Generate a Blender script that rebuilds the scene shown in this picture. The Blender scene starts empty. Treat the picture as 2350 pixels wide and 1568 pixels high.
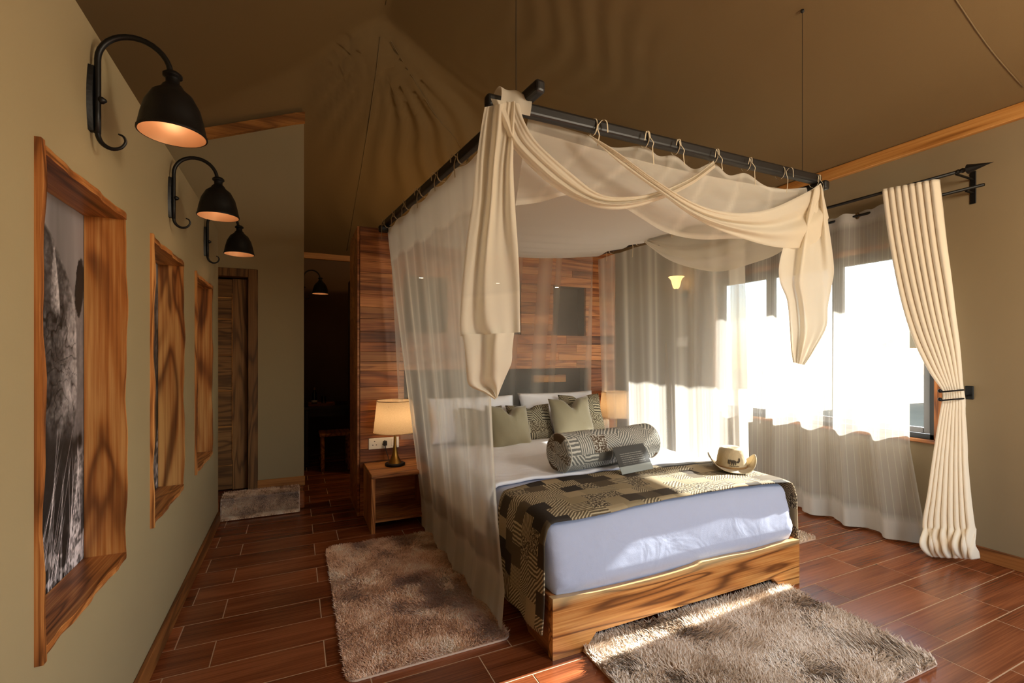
import bpy, bmesh, math, random
import numpy as np
from mathutils import Vector, Matrix
random.seed(7)
PI = math.pi
sc = bpy.context.scene
COL = sc.collection

# ------------------------------------------------------------------ camera
TH = math.radians(24.8); ST, CT = math.sin(TH), math.cos(TH)
FPX, HZ, CH = 1076.0, 815.0, 1.5
cd = bpy.data.cameras.new('camera'); cam = bpy.data.objects.new('camera', cd); COL.objects.link(cam)
cam.location = (0, 0, CH); cam.rotation_euler = (PI/2, 0, -TH)
cd.sensor_width = 36; cd.lens = 36*FPX/2350; cd.shift_y = (HZ-784)/2350; cd.clip_start = 0.05; cd.clip_end = 300
sc.camera = cam

# ------------------------------------------------------------------ sky, sun, exposure
sc.view_settings.view_transform = 'Standard'; sc.view_settings.look = 'None'
sc.view_settings.gamma = 1; sc.view_settings.use_curve_mapping = False
sc.view_settings.exposure = 1.22
SUN_EL, SUN_AZ = math.radians(27.2), math.radians(3.0)
w = bpy.data.worlds.new('sky'); sc.world = w; w.use_nodes = True
wn = w.node_tree; wn.nodes.clear()
wo = wn.nodes.new('ShaderNodeOutputWorld'); wb = wn.nodes.new('ShaderNodeBackground')
sky = wn.nodes.new('ShaderNodeTexSky'); sky.sky_type = 'NISHITA'; sky.sun_disc = False
sky.sun_elevation = SUN_EL; sky.sun_rotation = math.radians(90)
sky.dust_density = 0.6; sky.air_density = 1.0
wb.inputs['Strength'].default_value = 0.30
wn.links.new(sky.outputs[0], wb.inputs[0]); wn.links.new(wb.outputs[0], wo.inputs[0])
sd = bpy.data.lights.new('sun', 'SUN'); sd.energy = 24.0; sd.angle = math.radians(0.6); sd.color = (1.0, 0.95, 0.88)
so = bpy.data.objects.new('sun', sd); COL.objects.link(so)
sdir = Vector((-math.cos(SUN_EL)*math.cos(SUN_AZ), -math.cos(SUN_EL)*math.sin(SUN_AZ), -math.sin(SUN_EL)))
so.rotation_euler = sdir.to_track_quat('-Z', 'Y').to_euler(); so.location = (12, 2, 8)

def portal(name, loc, rot, sx, sy):
    l = bpy.data.lights.new(name, 'AREA'); l.shape = 'RECTANGLE'; l.size = sx; l.size_y = sy
    l.cycles.is_portal = True
    o = bpy.data.objects.new(name, l); COL.objects.link(o); o.location = loc; o.rotation_euler = rot
portal('portal_front', (2.85, -1.15, 1.25), (PI/2, 0, 0), 2.9, 2.5)
portal('portal_window', (4.60, 2.99, 1.62), (0, PI/2, 0), 1.56, 2.1)
sc.cycles.transparent_max_bounces = 24

portal('portal_added_window', (4.60, -.15, 1.62), (0, PI/2, 0), 1.56, 1.7)
cl_ = bpy.data.lights.new('fill_light', 'POINT'); cl_.energy = 78; cl_.color = (1.0, .88, .72); cl_.shadow_soft_size = .35
co_ = bpy.data.objects.new('fill_light', cl_); COL.objects.link(co_); co_.location = (2.7, -.6, 2.6)     # unseen fill light added behind the camera to brighten the room
# ------------------------------------------------------------------ helpers
def pp(px, py, X=None, Y=None, Z=None):
    """photo pixel -> point on the plane X=, Y= or Z= of the room"""
    k = (px-1175)/FPX; v = (HZ-py)/FPX
    dx, dy = ST+k*CT, CT-k*ST
    if X is not None: d = X/dx
    elif Y is not None: d = Y/dy
    else: d = (Z-CH)/v
    return Vector((d*dx, d*dy, CH+d*v))

def tagp(o, label=None, cat=None, group=None, kind=None):
    if label: o['label'] = label
    if cat: o['category'] = cat
    if group: o['group'] = group
    if kind: o['kind'] = kind
    return o

def join(*gs):
    V, F = [], []
    for v, f in gs:
        n = len(V); V.extend(v); F.extend([tuple(i+n for i in q) for q in f])
    return V, F

def xf(g, loc=(0,0,0), rot=(0,0,0), sc_=(1,1,1)):
    from mathutils import Euler
    m = Matrix.Translation(loc) @ Euler(rot).to_matrix().to_4x4() @ Matrix.Diagonal((*sc_, 1))
    return [tuple(m @ Vector(v)) for v in g[0]], g[1]

def bm_geo(bm):
    bm.verts.ensure_lookup_table()
    V = [tuple(v.co) for v in bm.verts]
    bm.verts.index_update()
    F = [tuple(v.index for v in f.verts) for f in bm.faces]
    bm.free(); return V, F

def gbox(x0, x1, y0, y1, z0, z1, b=0.0, seg=2):
    V = [(x, y, z) for z in (z0, z1) for y in (y0, y1) for x in (x0, x1)]
    F = [(0,2,3,1), (4,5,7,6), (0,1,5,4), (2,6,7,3), (0,4,6,2), (1,3,7,5)]
    if b <= 0: return V, F
    bm = bmesh.new()
    vs = [bm.verts.new(v) for v in V]
    for f in F: bm.faces.new([vs[i] for i in f])
    bmesh.ops.bevel(bm, geom=bm.edges[:], offset=b, segments=seg, profile=0.5, affect='EDGES')
    return bm_geo(bm)

def glathe(prof, n=24, c=(0,0,0)):
    V, F = [], []
    for r, z in prof:
        for i in range(n):
            a = 2*PI*i/n; V.append((c[0]+r*math.cos(a), c[1]+r*math.sin(a), c[2]+z))
    for j in range(len(prof)-1):
        for i in range(n):
            a, b = j*n+i, j*n+(i+1) % n
            F.append((a, b, b+n, a+n))
    return V, F

def gtube(pts, r, n=8, cap=True):
    pts = [Vector(p) for p in pts]; m = len(pts)
    rs = r if isinstance(r, (list, tuple)) else [r]*m
    V, F = [], []
    t0 = (pts[1]-pts[0]).normalized()
    up = Vector((0,0,1)) if abs(t0.z) < .9 else Vector((1,0,0))
    nx = t0.cross(up).normalized()
    for i, p in enumerate(pts):
        t = (pts[min(i+1, m-1)]-pts[max(i-1, 0)]).normalized()
        nx = (nx-t*nx.dot(t)).normalized(); ny = t.cross(nx)
        for k in range(n):
            a = 2*PI*k/n
            V.append(tuple(p+(nx*math.cos(a)+ny*math.sin(a))*rs[i]))
    for i in range(m-1):
        for k in range(n):
            a, b = i*n+k, i*n+(k+1) % n
            F.append((a, b, b+n, a+n))
    if cap:
        F.append(tuple(range(n-1, -1, -1))); F.append(tuple(range((m-1)*n, m*n)))
    return V, F

def prism(prof, f0, f1):
    n = len(prof); V = [f0(a, b) for a, b in prof]+[f1(a, b) for a, b in prof]
    F = [tuple(range(n)), tuple(range(2*n-1, n-1, -1))]+[(i, (i+1) % n, n+(i+1) % n, n+i)[::-1] for i in range(n)]
    return V, F

def gsphere(c, r, n=12, m=8, sz=1.0):
    return glathe([(max(1e-4, r*math.sin(PI*j/m)), -r*sz*math.cos(PI*j/m)) for j in range(m+1)], n, c)

def ggrid(fn, nu, nv):
    V = [tuple(fn(i/nu, j/nv)) for j in range(nv+1) for i in range(nu+1)]
    F = [(j*(nu+1)+i, j*(nu+1)+i+1, (j+1)*(nu+1)+i+1, (j+1)*(nu+1)+i) for j in range(nv) for i in range(nu)]
    return V, F

def catmull(P, n):
    P = [Vector(p) for p in P]; m = len(P)
    out = []
    for i in range(n+1):
        t = i/n*(m-1); k = min(int(t), m-2); f = t-k
        p0, p1, p2, p3 = P[max(k-1, 0)], P[k], P[k+1], P[min(k+2, m-1)]
        out.append(0.5*((2*p1)+(p2-p0)*f+(2*p0-5*p1+4*p2-p3)*f*f+(3*p1-p0-3*p2+p3)*f**3))
    return out

def obj(name, g, mat, parent=None, smooth=False, kind=None, label=None, cat=None, group=None, world=True, uv=None, dens=None, autosmooth=None):
    me = bpy.data.meshes.new(name)
    V = g[0]
    off = Vector((0,0,0))
    if parent is not None and world:
        p = parent
        while p is not None: off += p.location; p = p.parent
        V = [(v[0]-off.x, v[1]-off.y, v[2]-off.z) for v in V]
    me.from_pydata(V, [], g[1]); me.update()
    if mat: me.materials.append(mat)
    if uv is not None:
        l = me.uv_layers.new(name='UVMap')
        vi = np.empty(len(me.loops), dtype=np.int32); me.loops.foreach_get('vertex_index', vi)
        l.data.foreach_set('uv', np.asarray(uv, dtype=np.float32)[vi].ravel())
    if dens is not None:
        a = me.attributes.new('dens', 'FLOAT', 'POINT'); a.data.foreach_set('value', np.asarray(dens, dtype=np.float32))
    if smooth: me.polygons.foreach_set('use_smooth', [True]*len(me.polygons))
    if autosmooth is not None:
        me.polygons.foreach_set('use_smooth', [True]*len(me.polygons)); me.set_sharp_from_angle(angle=math.radians(autosmooth))
    o = bpy.data.objects.new(name, me); COL.objects.link(o)
    if parent is not None: o.parent = parent
    return tagp(o, label, cat, group, kind)

def thing(name, label, cat, loc=(0,0,0), rz=0, group=None):
    o = bpy.data.objects.new(name, None); COL.objects.link(o)
    o.empty_display_size = .05; o.location = loc; o.rotation_euler = (0, 0, rz)
    return tagp(o, label, cat, group)

def copy_tree(o, parent=None):
    c = o.copy(); COL.objects.link(c)
    if parent is not None: c.parent = parent
    for ch in list(o.children): copy_tree(ch, c)
    return c

# ------------------------------------------------------------------ materials
def mat_new(name):
    m = bpy.data.materials.new(name); m.use_nodes = True
    nt = m.node_tree; nt.nodes.clear()
    out = nt.nodes.new('ShaderNodeOutputMaterial')
    return m, nt, out

def nd(nt, t, **kw):
    n = nt.nodes.new(t)
    for k, v in kw.items():
        if k in ('operation', 'data_type', 'blend_type', 'noise_dimensions', 'wave_type', 'bands_direction', 'attribute_name', 'feature', 'interpolation_type', 'wave_profile', 'clamp'):
            setattr(n, k, v)
        else: n.inputs[k].default_value = v
    return n

def ramp(nt, src, stops, interp='LINEAR'):
    r = nt.nodes.new('ShaderNodeValToRGB'); r.color_ramp.interpolation = interp
    e = r.color_ramp.elements
    while len(e) > 1: e.remove(e[-1])
    e[0].position = stops[0][0]; e[0].color = (*stops[0][1], 1)
    for p, c in stops[1:]:
        x = e.new(p); x.color = (*c, 1)
    nt.links.new(src, r.inputs[0]); return r.outputs[0]

def math_(nt, op, a, b=None, c=None):
    n = nt.nodes.new('ShaderNodeMath'); n.operation = op
    for i, v in enumerate((a, b, c)):
        if v is None: continue
        if isinstance(v, (int, float)): n.inputs[i].default_value = v
        else: nt.links.new(v, n.inputs[i])
    return n.outputs[0]

def mix_(nt, f, a, b, bt='MIX'):
    n = nt.nodes.new('ShaderNodeMix'); n.data_type = 'RGBA'; n.blend_type = bt
    for s, v in ((n.inputs[0], f), (n.inputs[6], a), (n.inputs[7], b)):
        if isinstance(v, (int, float)): s.default_value = v
        elif isinstance(v, tuple): s.default_value = (*v, 1)
        else: nt.links.new(v, s)
    return n.outputs[2]

def S(r, g, b):
    f = lambda c: ((c/255+.055)/1.055)**2.4 if c > 10 else c/255/12.92
    return (f(r), f(g), f(b))

def plain(name, col, rough=.6, metal=0.0, spec=.5, bump=0.0, bscale=200, var=0.0, vscale=3.0, coat=0.0, sheen=0.0):
    m, nt, out = mat_new(name)
    b = nt.nodes.new('ShaderNodeBsdfPrincipled'); nt.links.new(b.outputs[0], out.inputs[0])
    b.inputs['Base Color'].default_value = (*col, 1); b.inputs['Roughness'].default_value = rough
    b.inputs['Metallic'].default_value = metal; b.inputs['Specular IOR Level'].default_value = spec
    b.inputs['Coat Weight'].default_value = coat; b.inputs['Sheen Weight'].default_value = sheen
    tc = nt.nodes.new('ShaderNodeTexCoord')
    n = nd(nt, 'ShaderNodeTexNoise', Scale=vscale, Detail=4.0)
    nt.links.new(tc.outputs['Object'], n.inputs['Vector'])
    if var > 0:
        c = mix_(nt, n.outputs[0], tuple(x*(1-var) for x in col), tuple(min(1, x*(1+var)) for x in col))
        nt.links.new(c, b.inputs['Base Color'])
    if bump > 0:
        n2 = nd(nt, 'ShaderNodeTexNoise', Scale=bscale, Detail=3.0); nt.links.new(tc.outputs['Object'], n2.inputs['Vector'])
        bp = nd(nt, 'ShaderNodeBump', Strength=bump, Distance=.01); nt.links.new(n2.outputs[0], bp.inputs['Height'])
        nt.links.new(bp.outputs[0], b.inputs['Normal'])
    return m

def wood(name, dark, mid, light, axis='X', scale=1.0, rough=.42, figure=1.0, rings=9.0, randv=.25, spec=.4, coat=0.0, sap=None, lines=.55, across=1.0):
    m, nt, out = mat_new(name)
    b = nt.nodes.new('ShaderNodeBsdfPrincipled'); nt.links.new(b.outputs[0], out.inputs[0])
    b.inputs['Roughness'].default_value = rough; b.inputs['Specular IOR Level'].default_value = spec
    b.inputs['Coat Weight'].default_value = coat; b.inputs['Coat Roughness'].default_value = .25
    tc = nt.nodes.new('ShaderNodeTexCoord'); oi = nt.nodes.new('ShaderNodeObjectInfo')
    off = nd(nt, 'ShaderNodeVectorMath', operation='MULTIPLY_ADD')
    cx = nt.nodes.new('ShaderNodeCombineXYZ')
    for i, k in enumerate((17.3, 31.7, 23.9)):
        nt.links.new(math_(nt, 'MULTIPLY', oi.outputs['Random'], k), cx.inputs[i])
    nt.links.new(tc.outputs['Object'], off.inputs[0]); off.inputs[1].default_value = (1, 1, 1); nt.links.new(cx.outputs[0], off.inputs[2])
    mp = nt.nodes.new('ShaderNodeMapping')
    ac = 7*across; s = {'X': (.8, ac, ac), 'Y': (ac, .8, ac), 'Z': (ac, ac, .8)}[axis]
    mp.inputs['Scale'].default_value = tuple(x*scale for x in s); nt.links.new(off.outputs[0], mp.inputs[0])
    n1 = nd(nt, 'ShaderNodeTexNoise', Scale=1.0, Detail=2.0, Roughness=.45, Distortion=.8*figure); nt.links.new(mp.outputs[0], n1.inputs['Vector'])
    sn = math_(nt, 'SINE', math_(nt, 'MULTIPLY', n1.outputs[0], rings*2*PI))
    ring = math_(nt, 'MULTIPLY_ADD', sn, .5, .5)
    line = math_(nt, 'POWER', ring, 5.0)
    mp2 = nt.nodes.new('ShaderNodeMapping')
    mp2.inputs['Scale'].default_value = tuple(x*scale*(2 if x < 1 else 16) for x in s); nt.links.new(off.outputs[0], mp2.inputs[0])
    n2 = nd(nt, 'ShaderNodeTexNoise', Scale=1.2, Detail=4.0, Roughness=.6); nt.links.new(mp2.outputs[0], n2.inputs['Vector'])
    n3 = nd(nt, 'ShaderNodeTexNoise', Scale=.45, Detail=2.0); nt.links.new(mp.outputs[0], n3.inputs['Vector'])
    v = math_(nt, 'ADD', math_(nt, 'MULTIPLY', ring, -.10), math_(nt, 'ADD', math_(nt, 'MULTIPLY', n2.outputs[0], .55), math_(nt, 'MULTIPLY', n3.outputs[0], .55)))
    c = ramp(nt, v, [(.30, dark), (.47, mid), (.66, light)])
    c = mix_(nt, math_(nt, 'MULTIPLY', line, lines), c, tuple(x*.55 for x in dark))
    if sap is not None:
        col, ax, a0, a1 = sap      # pale sapwood along one edge
        sx = nt.nodes.new('ShaderNodeSeparateXYZ'); nt.links.new(tc.outputs['Object'], sx.inputs[0])
        zz = math_(nt, 'ADD', sx.outputs['XYZ'.index(ax)], math_(nt, 'MULTIPLY', math_(nt, 'SUBTRACT', n3.outputs[0], .5), abs(a1-a0)*2.2))
        mr = nt.nodes.new('ShaderNodeMapRange'); nt.links.new(zz, mr.inputs[0]); mr.inputs[1].default_value = a0; mr.inputs[2].default_value = a1
        c = mix_(nt, mr.outputs[0], c, mix_(nt, n2.outputs[0], tuple(x*.72 for x in col), col))
    hv = nt.nodes.new('ShaderNodeHueSaturation')
    nt.links.new(c, hv.inputs['Color'])
    nt.links.new(math_(nt, 'MULTIPLY_ADD', oi.outputs['Random'], 2*randv, 1-randv), hv.inputs['Value'])
    nt.links.new(hv.outputs[0], b.inputs['Base Color'])
    bp = nd(nt, 'ShaderNodeBump', Strength=.12, Distance=.004); nt.links.new(v, bp.inputs['Height']); nt.links.new(bp.outputs[0], b.inputs['Normal'])
    return m

def netting(name, col, base=.3, trans=.5, stripes=None, facing=1.0, back=1.0):
    """open-weave cloth: part of the light passes straight, the rest scatters on both sides"""
    m, nt, out = mat_new(name)
    tr = nt.nodes.new('ShaderNodeBsdfTransparent'); df = nt.nodes.new('ShaderNodeBsdfDiffuse'); tl = nt.nodes.new('ShaderNodeBsdfTranslucent')
    df.inputs[0].default_value = (*col, 1); tl.inputs[0].default_value = (*[x*back for x in col], 1)
    a = nt.nodes.new('ShaderNodeMixShader'); a.inputs[0].default_value = trans
    nt.links.new(df.outputs[0], a.inputs[1]); nt.links.new(tl.outputs[0], a.inputs[2])
    at = nd(nt, 'ShaderNodeAttribute', attribute_name='dens')
    lw = nd(nt, 'ShaderNodeLayerWeight', Blend=.5)
    f = math_(nt, 'MULTIPLY', at.outputs['Fac'], base)
    f = math_(nt, 'MULTIPLY', f, math_(nt, 'MULTIPLY_ADD', math_(nt, 'POWER', lw.outputs['Facing'], 2.0), facing, 1.0))
    if stripes:
        uvn = nt.nodes.new('ShaderNodeTexCoord'); sx = nt.nodes.new('ShaderNodeSeparateXYZ'); nt.links.new(uvn.outputs['UV'], sx.inputs[0])
        n = nd(nt, 'ShaderNodeTexNoise', noise_dimensions='1D', Scale=6.0); nt.links.new(sx.outputs[0], n.inputs['W'])
        ph = math_(nt, 'MULTIPLY_ADD', n.outputs[0], 1.2, math_(nt, 'MULTIPLY', sx.outputs[0], stripes))
        fr = math_(nt, 'FRACT', ph)
        st = math_(nt, 'LESS_THAN', fr, .10)
        f = math_(nt, 'ADD', f, math_(nt, 'MULTIPLY', st, .28))
        c = mix_(nt, st, col, tuple(x*.92 for x in col))
        nt.links.new(c, df.inputs[0])
    cl = nt.nodes.new('ShaderNodeClamp'); nt.links.new(f, cl.inputs[0]); cl.inputs[2].default_value = .985
    b = nt.nodes.new('ShaderNodeMixShader'); nt.links.new(cl.outputs[0], b.inputs[0])
    nt.links.new(tr.outputs[0], b.inputs[1]); nt.links.new(a.outputs[0], b.inputs[2]); nt.links.new(b.outputs[0], out.inputs[0])
    return m

def emit(name, col, s):
    m, nt, out = mat_new(name)
    e = nt.nodes.new('ShaderNodeEmission'); e.inputs[0].default_value = (*col, 1); e.inputs[1].default_value = s
    nt.links.new(e.outputs[0], out.inputs[0]); return m

def patchwork(name, cell, palette, stripe_dark, stripe_light, sfreq=9.0, solid=.34, bias=0.0):
    """printed patchwork cloth: each cell is a plain patch, a striped patch or a mottled patch"""
    m, nt, out = mat_new(name)
    b = nt.nodes.new('ShaderNodeBsdfPrincipled'); nt.links.new(b.outputs[0], out.inputs[0])
    b.inputs['Roughness'].default_value = .85; b.inputs['Specular IOR Level'].default_value = .2
    tc = nt.nodes.new('ShaderNodeTexCoord'); mp = nt.nodes.new('ShaderNodeMapping')
    mp.inputs['Scale'].default_value = (1/cell[0], 1/cell[1], 1); nt.links.new(tc.outputs['UV'], mp.inputs[0])
    sx = nt.nodes.new('ShaderNodeSeparateXYZ'); nt.links.new(mp.outputs[0], sx.inputs[0])
    row = math_(nt, 'FLOOR', sx.outputs[1])
    xs = math_(nt, 'ADD', sx.outputs[0], math_(nt, 'MULTIPLY', math_(nt, 'FRACT', math_(nt, 'MULTIPLY', row, .618)), 1.0))
    cx, fx, fy = math_(nt, 'FLOOR', xs), math_(nt, 'FRACT', xs), math_(nt, 'FRACT', sx.outputs[1])
    cb = nt.nodes.new('ShaderNodeCombineXYZ'); nt.links.new(cx, cb.inputs[0]); nt.links.new(row, cb.inputs[1]); cb.inputs[2].default_value = bias
    wn_ = nt.nodes.new('ShaderNodeTexWhiteNoise'); nt.links.new(cb.outputs[0], wn_.inputs['Vector'])
    sep = nt.nodes.new('ShaderNodeSeparateColor'); nt.links.new(wn_.outputs['Color'], sep.inputs[0])
    r1, r2, r3 = sep.outputs[0], sep.outputs[1], sep.outputs[2]
    base = ramp(nt, r1, [(i/len(palette), c) for i, c in enumerate(palette)], 'CONSTANT')
    # stripe direction: chevron / diagonal / straight
    n = nd(nt, 'ShaderNodeTexNoise', Scale=2.2, Detail=2.0); nt.links.new(mp.outputs[0], n.inputs['Vector'])
    chev = math_(nt, 'MULTIPLY', math_(nt, 'ABSOLUTE', math_(nt, 'SUBTRACT', fx, .5)), 1.5)
    gt = lambda a_, t_: math_(nt, 'GREATER_THAN', a_, t_)
    r4 = math_(nt, 'FRACT', math_(nt, 'MULTIPLY', r1, 7.31))
    # four stripe directions: level, upright and both diagonals, or a herringbone
    kx = math_(nt, 'ADD', math_(nt, 'MULTIPLY', gt(r4, .22), 1.0), math_(nt, 'MULTIPLY', gt(r4, .72), -2.0))
    ky = math_(nt, 'SUBTRACT', 1.0, math_(nt, 'MULTIPLY', gt(r4, .22), math_(nt, 'SUBTRACT', 1.0, gt(r4, .44))))
    usech = gt(r3, .66)
    lin = math_(nt, 'ADD', math_(nt, 'MULTIPLY', fx, kx), math_(nt, 'MULTIPLY', fy, ky))
    che = math_(nt, 'ADD', fy, chev)
    co = math_(nt, 'ADD', math_(nt, 'MULTIPLY', usech, che), math_(nt, 'MULTIPLY', math_(nt, 'SUBTRACT', 1.0, usech), lin))
    n = nd(nt, 'ShaderNodeTexNoise', Scale=2.2, Detail=2.0); nt.links.new(mp.outputs[0], n.inputs['Vector'])
    co = math_(nt, 'MULTIPLY', math_(nt, 'ADD', co, math_(nt, 'MULTIPLY', n.outputs[0], .16)), math_(nt, 'MULTIPLY_ADD', r2, .8, .55))
    st = math_(nt, 'GREATER_THAN', math_(nt, 'SINE', math_(nt, 'MULTIPLY', co, sfreq*2*PI)), .15)
    sc_ = mix_(nt, st, stripe_dark, stripe_light)
    is_st = math_(nt, 'GREATER_THAN', r2, solid)
    col = mix_(nt, is_st, base, sc_)
    n4 = nd(nt, 'ShaderNodeTexNoise', Scale=9.0, Detail=5.0, Roughness=.7); nt.links.new(mp.outputs[0], n4.inputs['Vector'])
    mott = mix_(nt, math_(nt, 'GREATER_THAN', n4.outputs[0], .52), palette[0], stripe_light)
    col = mix_(nt, math_(nt, 'GREATER_THAN', r3, .86), col, mott)
    n5 = nd(nt, 'ShaderNodeTexNoise', Scale=400.0, Detail=2.0); nt.links.new(tc.outputs['UV'], n5.inputs['Vector'])
    col = mix_(nt, .25, col, mix_(nt, n5.outputs[0], (.0, .0, .0), (1, 1, 1)), 'OVERLAY')
    nt.links.new(col, b.inputs['Base Color'])
    bp = nd(nt, 'ShaderNodeBump', Strength=.25, Distance=.003); nt.links.new(n5.outputs[0], bp.inputs['Height']); nt.links.new(bp.outputs[0], b.inputs['Normal'])
    return m

def cloth_mat(name, col, rough=.85, wr=.35, wscale=(3, 12, 3), sheen=.2, var=.06, wdist=.02):
    m, nt, out = mat_new(name)
    b = nt.nodes.new('ShaderNodeBsdfPrincipled'); nt.links.new(b.outputs[0], out.inputs[0])
    b.inputs['Roughness'].default_value = rough; b.inputs['Sheen Weight'].default_value = sheen; b.inputs['Specular IOR Level'].default_value = .2
    tc = nt.nodes.new('ShaderNodeTexCoord'); mp = nt.nodes.new('ShaderNodeMapping'); mp.inputs['Scale'].default_value = wscale
    nt.links.new(tc.outputs['Object'], mp.inputs[0])
    n = nd(nt, 'ShaderNodeTexNoise', Scale=1.0, Detail=3.0, Distortion=.6); nt.links.new(mp.outputs[0], n.inputs['Vector'])
    n2 = nd(nt, 'ShaderNodeTexNoise', Scale=350.0, Detail=2.0); nt.links.new(tc.outputs['Object'], n2.inputs['Vector'])
    h = math_(nt, 'ADD', n.outputs[0], math_(nt, 'MULTIPLY', n2.outputs[0], .06))
    bp = nd(nt, 'ShaderNodeBump', Strength=wr, Distance=wdist); nt.links.new(h, bp.inputs['Height']); nt.links.new(bp.outputs[0], b.inputs['Normal'])
    c = mix_(nt, n2.outputs[0], tuple(x*(1-var) for x in col), tuple(min(1, x*(1+var)) for x in col))
    nt.links.new(c, b.inputs['Base Color'])
    return m

TEAK_D, TEAK_M, TEAK_L = S(92, 48, 20), S(168, 102, 50), S(214, 156, 92)
M_wall = plain('khaki_plaster', S(158, 141, 106), .8, bump=.04, bscale=120, var=.03)
M_wall_r = plain('brown_canvas_wall', S(140, 122, 92), .85, bump=.05, bscale=200, var=.05)
M_canvas = cloth_mat('tent_canvas', S(120, 98, 66), .9, .35, (1.5, 1.5, 1.5), .0, .05, .03)
M_seam = plain('canvas_seam', S(118, 98, 68), .9)
M_tile = wood('wood_look_tile', S(84, 38, 16), S(122, 64, 34), S(154, 90, 54), 'X', 1.0, .26, .6, 3.0, .14, .65, lines=.12)
M_grout = plain('grout', S(196, 166, 134), .9, var=.1)
M_teak = wood('teak', TEAK_D, TEAK_M, TEAK_L, 'Z', 1.0, .4, 1.0, 7, .12)
M_teakx = wood('teak_along_x', TEAK_D, TEAK_M, TEAK_L, 'X', 1.0, .4, 1.0, 7, .12)
M_teaky = wood('teak_along_y', TEAK_D, TEAK_M, TEAK_L, 'Y', 1.0, .4, 1.0, 7, .12)
M_plank = wood('headboard_plank', S(92, 48, 22), S(150, 88, 46), S(196, 134, 80), 'X', 1.0, .42, 1.0, 4, .34, lines=.4)
M_figured = wood('figured_slab', S(96, 48, 18), S(172, 104, 48), S(214, 160, 96), 'Z', .75, .38, 2.2, 4, .12, lines=.7, across=.7)
M_pine = wood('pine_rail', S(120, 70, 26), S(176, 116, 54), S(196, 142, 78), 'Y', .8, .5, .8, 3, .1)
M_pinex = wood('pine_rail_x', S(120, 70, 26), S(176, 116, 54), S(196, 142, 78), 'X', .8, .5, .8, 3, .1)
M_base = wood('baseboard_wood', S(96, 54, 22), S(140, 86, 40), S(160, 104, 54), 'Y', 1, .5, .8, 4, .1)
M_door = wood('door_wood', S(82, 52, 26), S(126, 86, 46), S(150, 108, 62), 'X', 1, .45, 1, 6, .18)
M_doorz = wood('door_stile_wood', S(82, 52, 26), S(126, 86, 46), S(150, 108, 62), 'Z', 1, .45, 1, 6, .18)
M_black = plain('black_iron', S(15, 14, 14), .45, .3, bump=.05, bscale=90)
M_bar = plain('charcoal_painted_wood', S(24, 23, 23), .45, bump=.05, bscale=60)
M_copper = plain('shade_lining', S(196, 150, 110), .35, .3)
M_brass = plain('brass', S(172, 128, 60), .3, 1.0)
M_linen = None
M_white = plain('white_plastic', S(226, 222, 212), .4)
M_hole = plain('socket_hole', S(30, 28, 28), .6)
M_sheet = cloth_mat('white_sheet', S(180, 188, 212), .9, .55, (5, 5, 5), .1, .01, .02)
M_duvet = cloth_mat('white_duvet', S(246, 246, 250), .9, .7, (4, 9, 4), .1, .01, .03)
M_olive = cloth_mat('olive_velvet', S(142, 132, 104), .8, .3, (6, 6, 6), .5, .08, .01)
M_heavy = cloth_mat('cream_curtain', S(244, 233, 212), .9, .15, (8, 8, 8), .1, .03, .01)
M_alu = plain('grey_aluminium', S(92, 90, 90), .45, .5)
M_gasket = plain('black_gasket', S(22, 20, 20), .5)
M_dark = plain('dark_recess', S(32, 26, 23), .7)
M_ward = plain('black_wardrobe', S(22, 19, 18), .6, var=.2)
M_hat = cloth_mat('suede_hat', S(190, 172, 138), .9, .3, (30, 30, 30), .2, .1, .01)
M_hatin = cloth_mat('suede_hat_lining', S(150, 116, 74), .9, .3, (30, 30, 30), .2, .1, .01)
M_ink = plain('dark_print', S(70, 60, 48), .9)
M_cord = plain('tie_ribbon', S(206, 192, 164), .9)
M_net = netting('mosquito_net', S(240, 234, 222), .34, .5, facing=1.3)
M_scarf = netting('muslin', S(236, 226, 208), .80, .45, facing=.4)
M_roofc = netting('canopy_top_cloth', S(242, 234, 220), .93, .45, facing=.2)
M_sheer = netting('striped_sheer', S(224, 220, 212), .50, .42, stripes=26, facing=.6, back=.45)
M_run = patchwork('patchwork_runner', (.12, .10), [S(70, 60, 48), S(92, 80, 62), S(150, 134, 104), S(56, 50, 44), S(166, 148, 116)], S(98, 85, 64), S(186, 170, 138), 4.6, .46)
M_bol = patchwork('patchwork_bolster', (.11, .13), [S(84, 66, 48), S(120, 118, 108), S(100, 96, 88)], S(112, 111, 106), S(198, 193, 180), 5.0, .16, 3.0)
M_cush = patchwork('patchwork_cushion', (.10, .11), [S(84, 72, 54), S(116, 110, 94), S(96, 88, 74)], S(84, 78, 64), S(186, 176, 148), 4.6, .2, 5.0)

def linen():
    m, nt, out = mat_new('linen_shade')
    df = nt.nodes.new('ShaderNodeBsdfDiffuse'); tl = nt.nodes.new('ShaderNodeBsdfTranslucent'); a = nt.nodes.new('ShaderNodeMixShader')
    tc = nt.nodes.new('ShaderNodeTexCoord'); mp = nt.nodes.new('ShaderNodeMapping'); mp.inputs['Scale'].default_value = (90, 90, 300)
    nt.links.new(tc.outputs['Object'], mp.inputs[0])
    n = nd(nt, 'ShaderNodeTexNoise', Scale=1.0, Detail=3.0); nt.links.new(mp.outputs[0], n.inputs['Vector'])
    c = mix_(nt, n.outputs[0], S(196, 170, 134), S(232, 210, 176))
    nt.links.new(c, df.inputs[0]); nt.links.new(c, tl.inputs[0]); a.inputs[0].default_value = .5
    nt.links.new(df.outputs[0], a.inputs[1]); nt.links.new(tl.outputs[0], a.inputs[2]); nt.links.new(a.outputs[0], out.inputs[0])
    return m
M_linen = linen()
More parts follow.
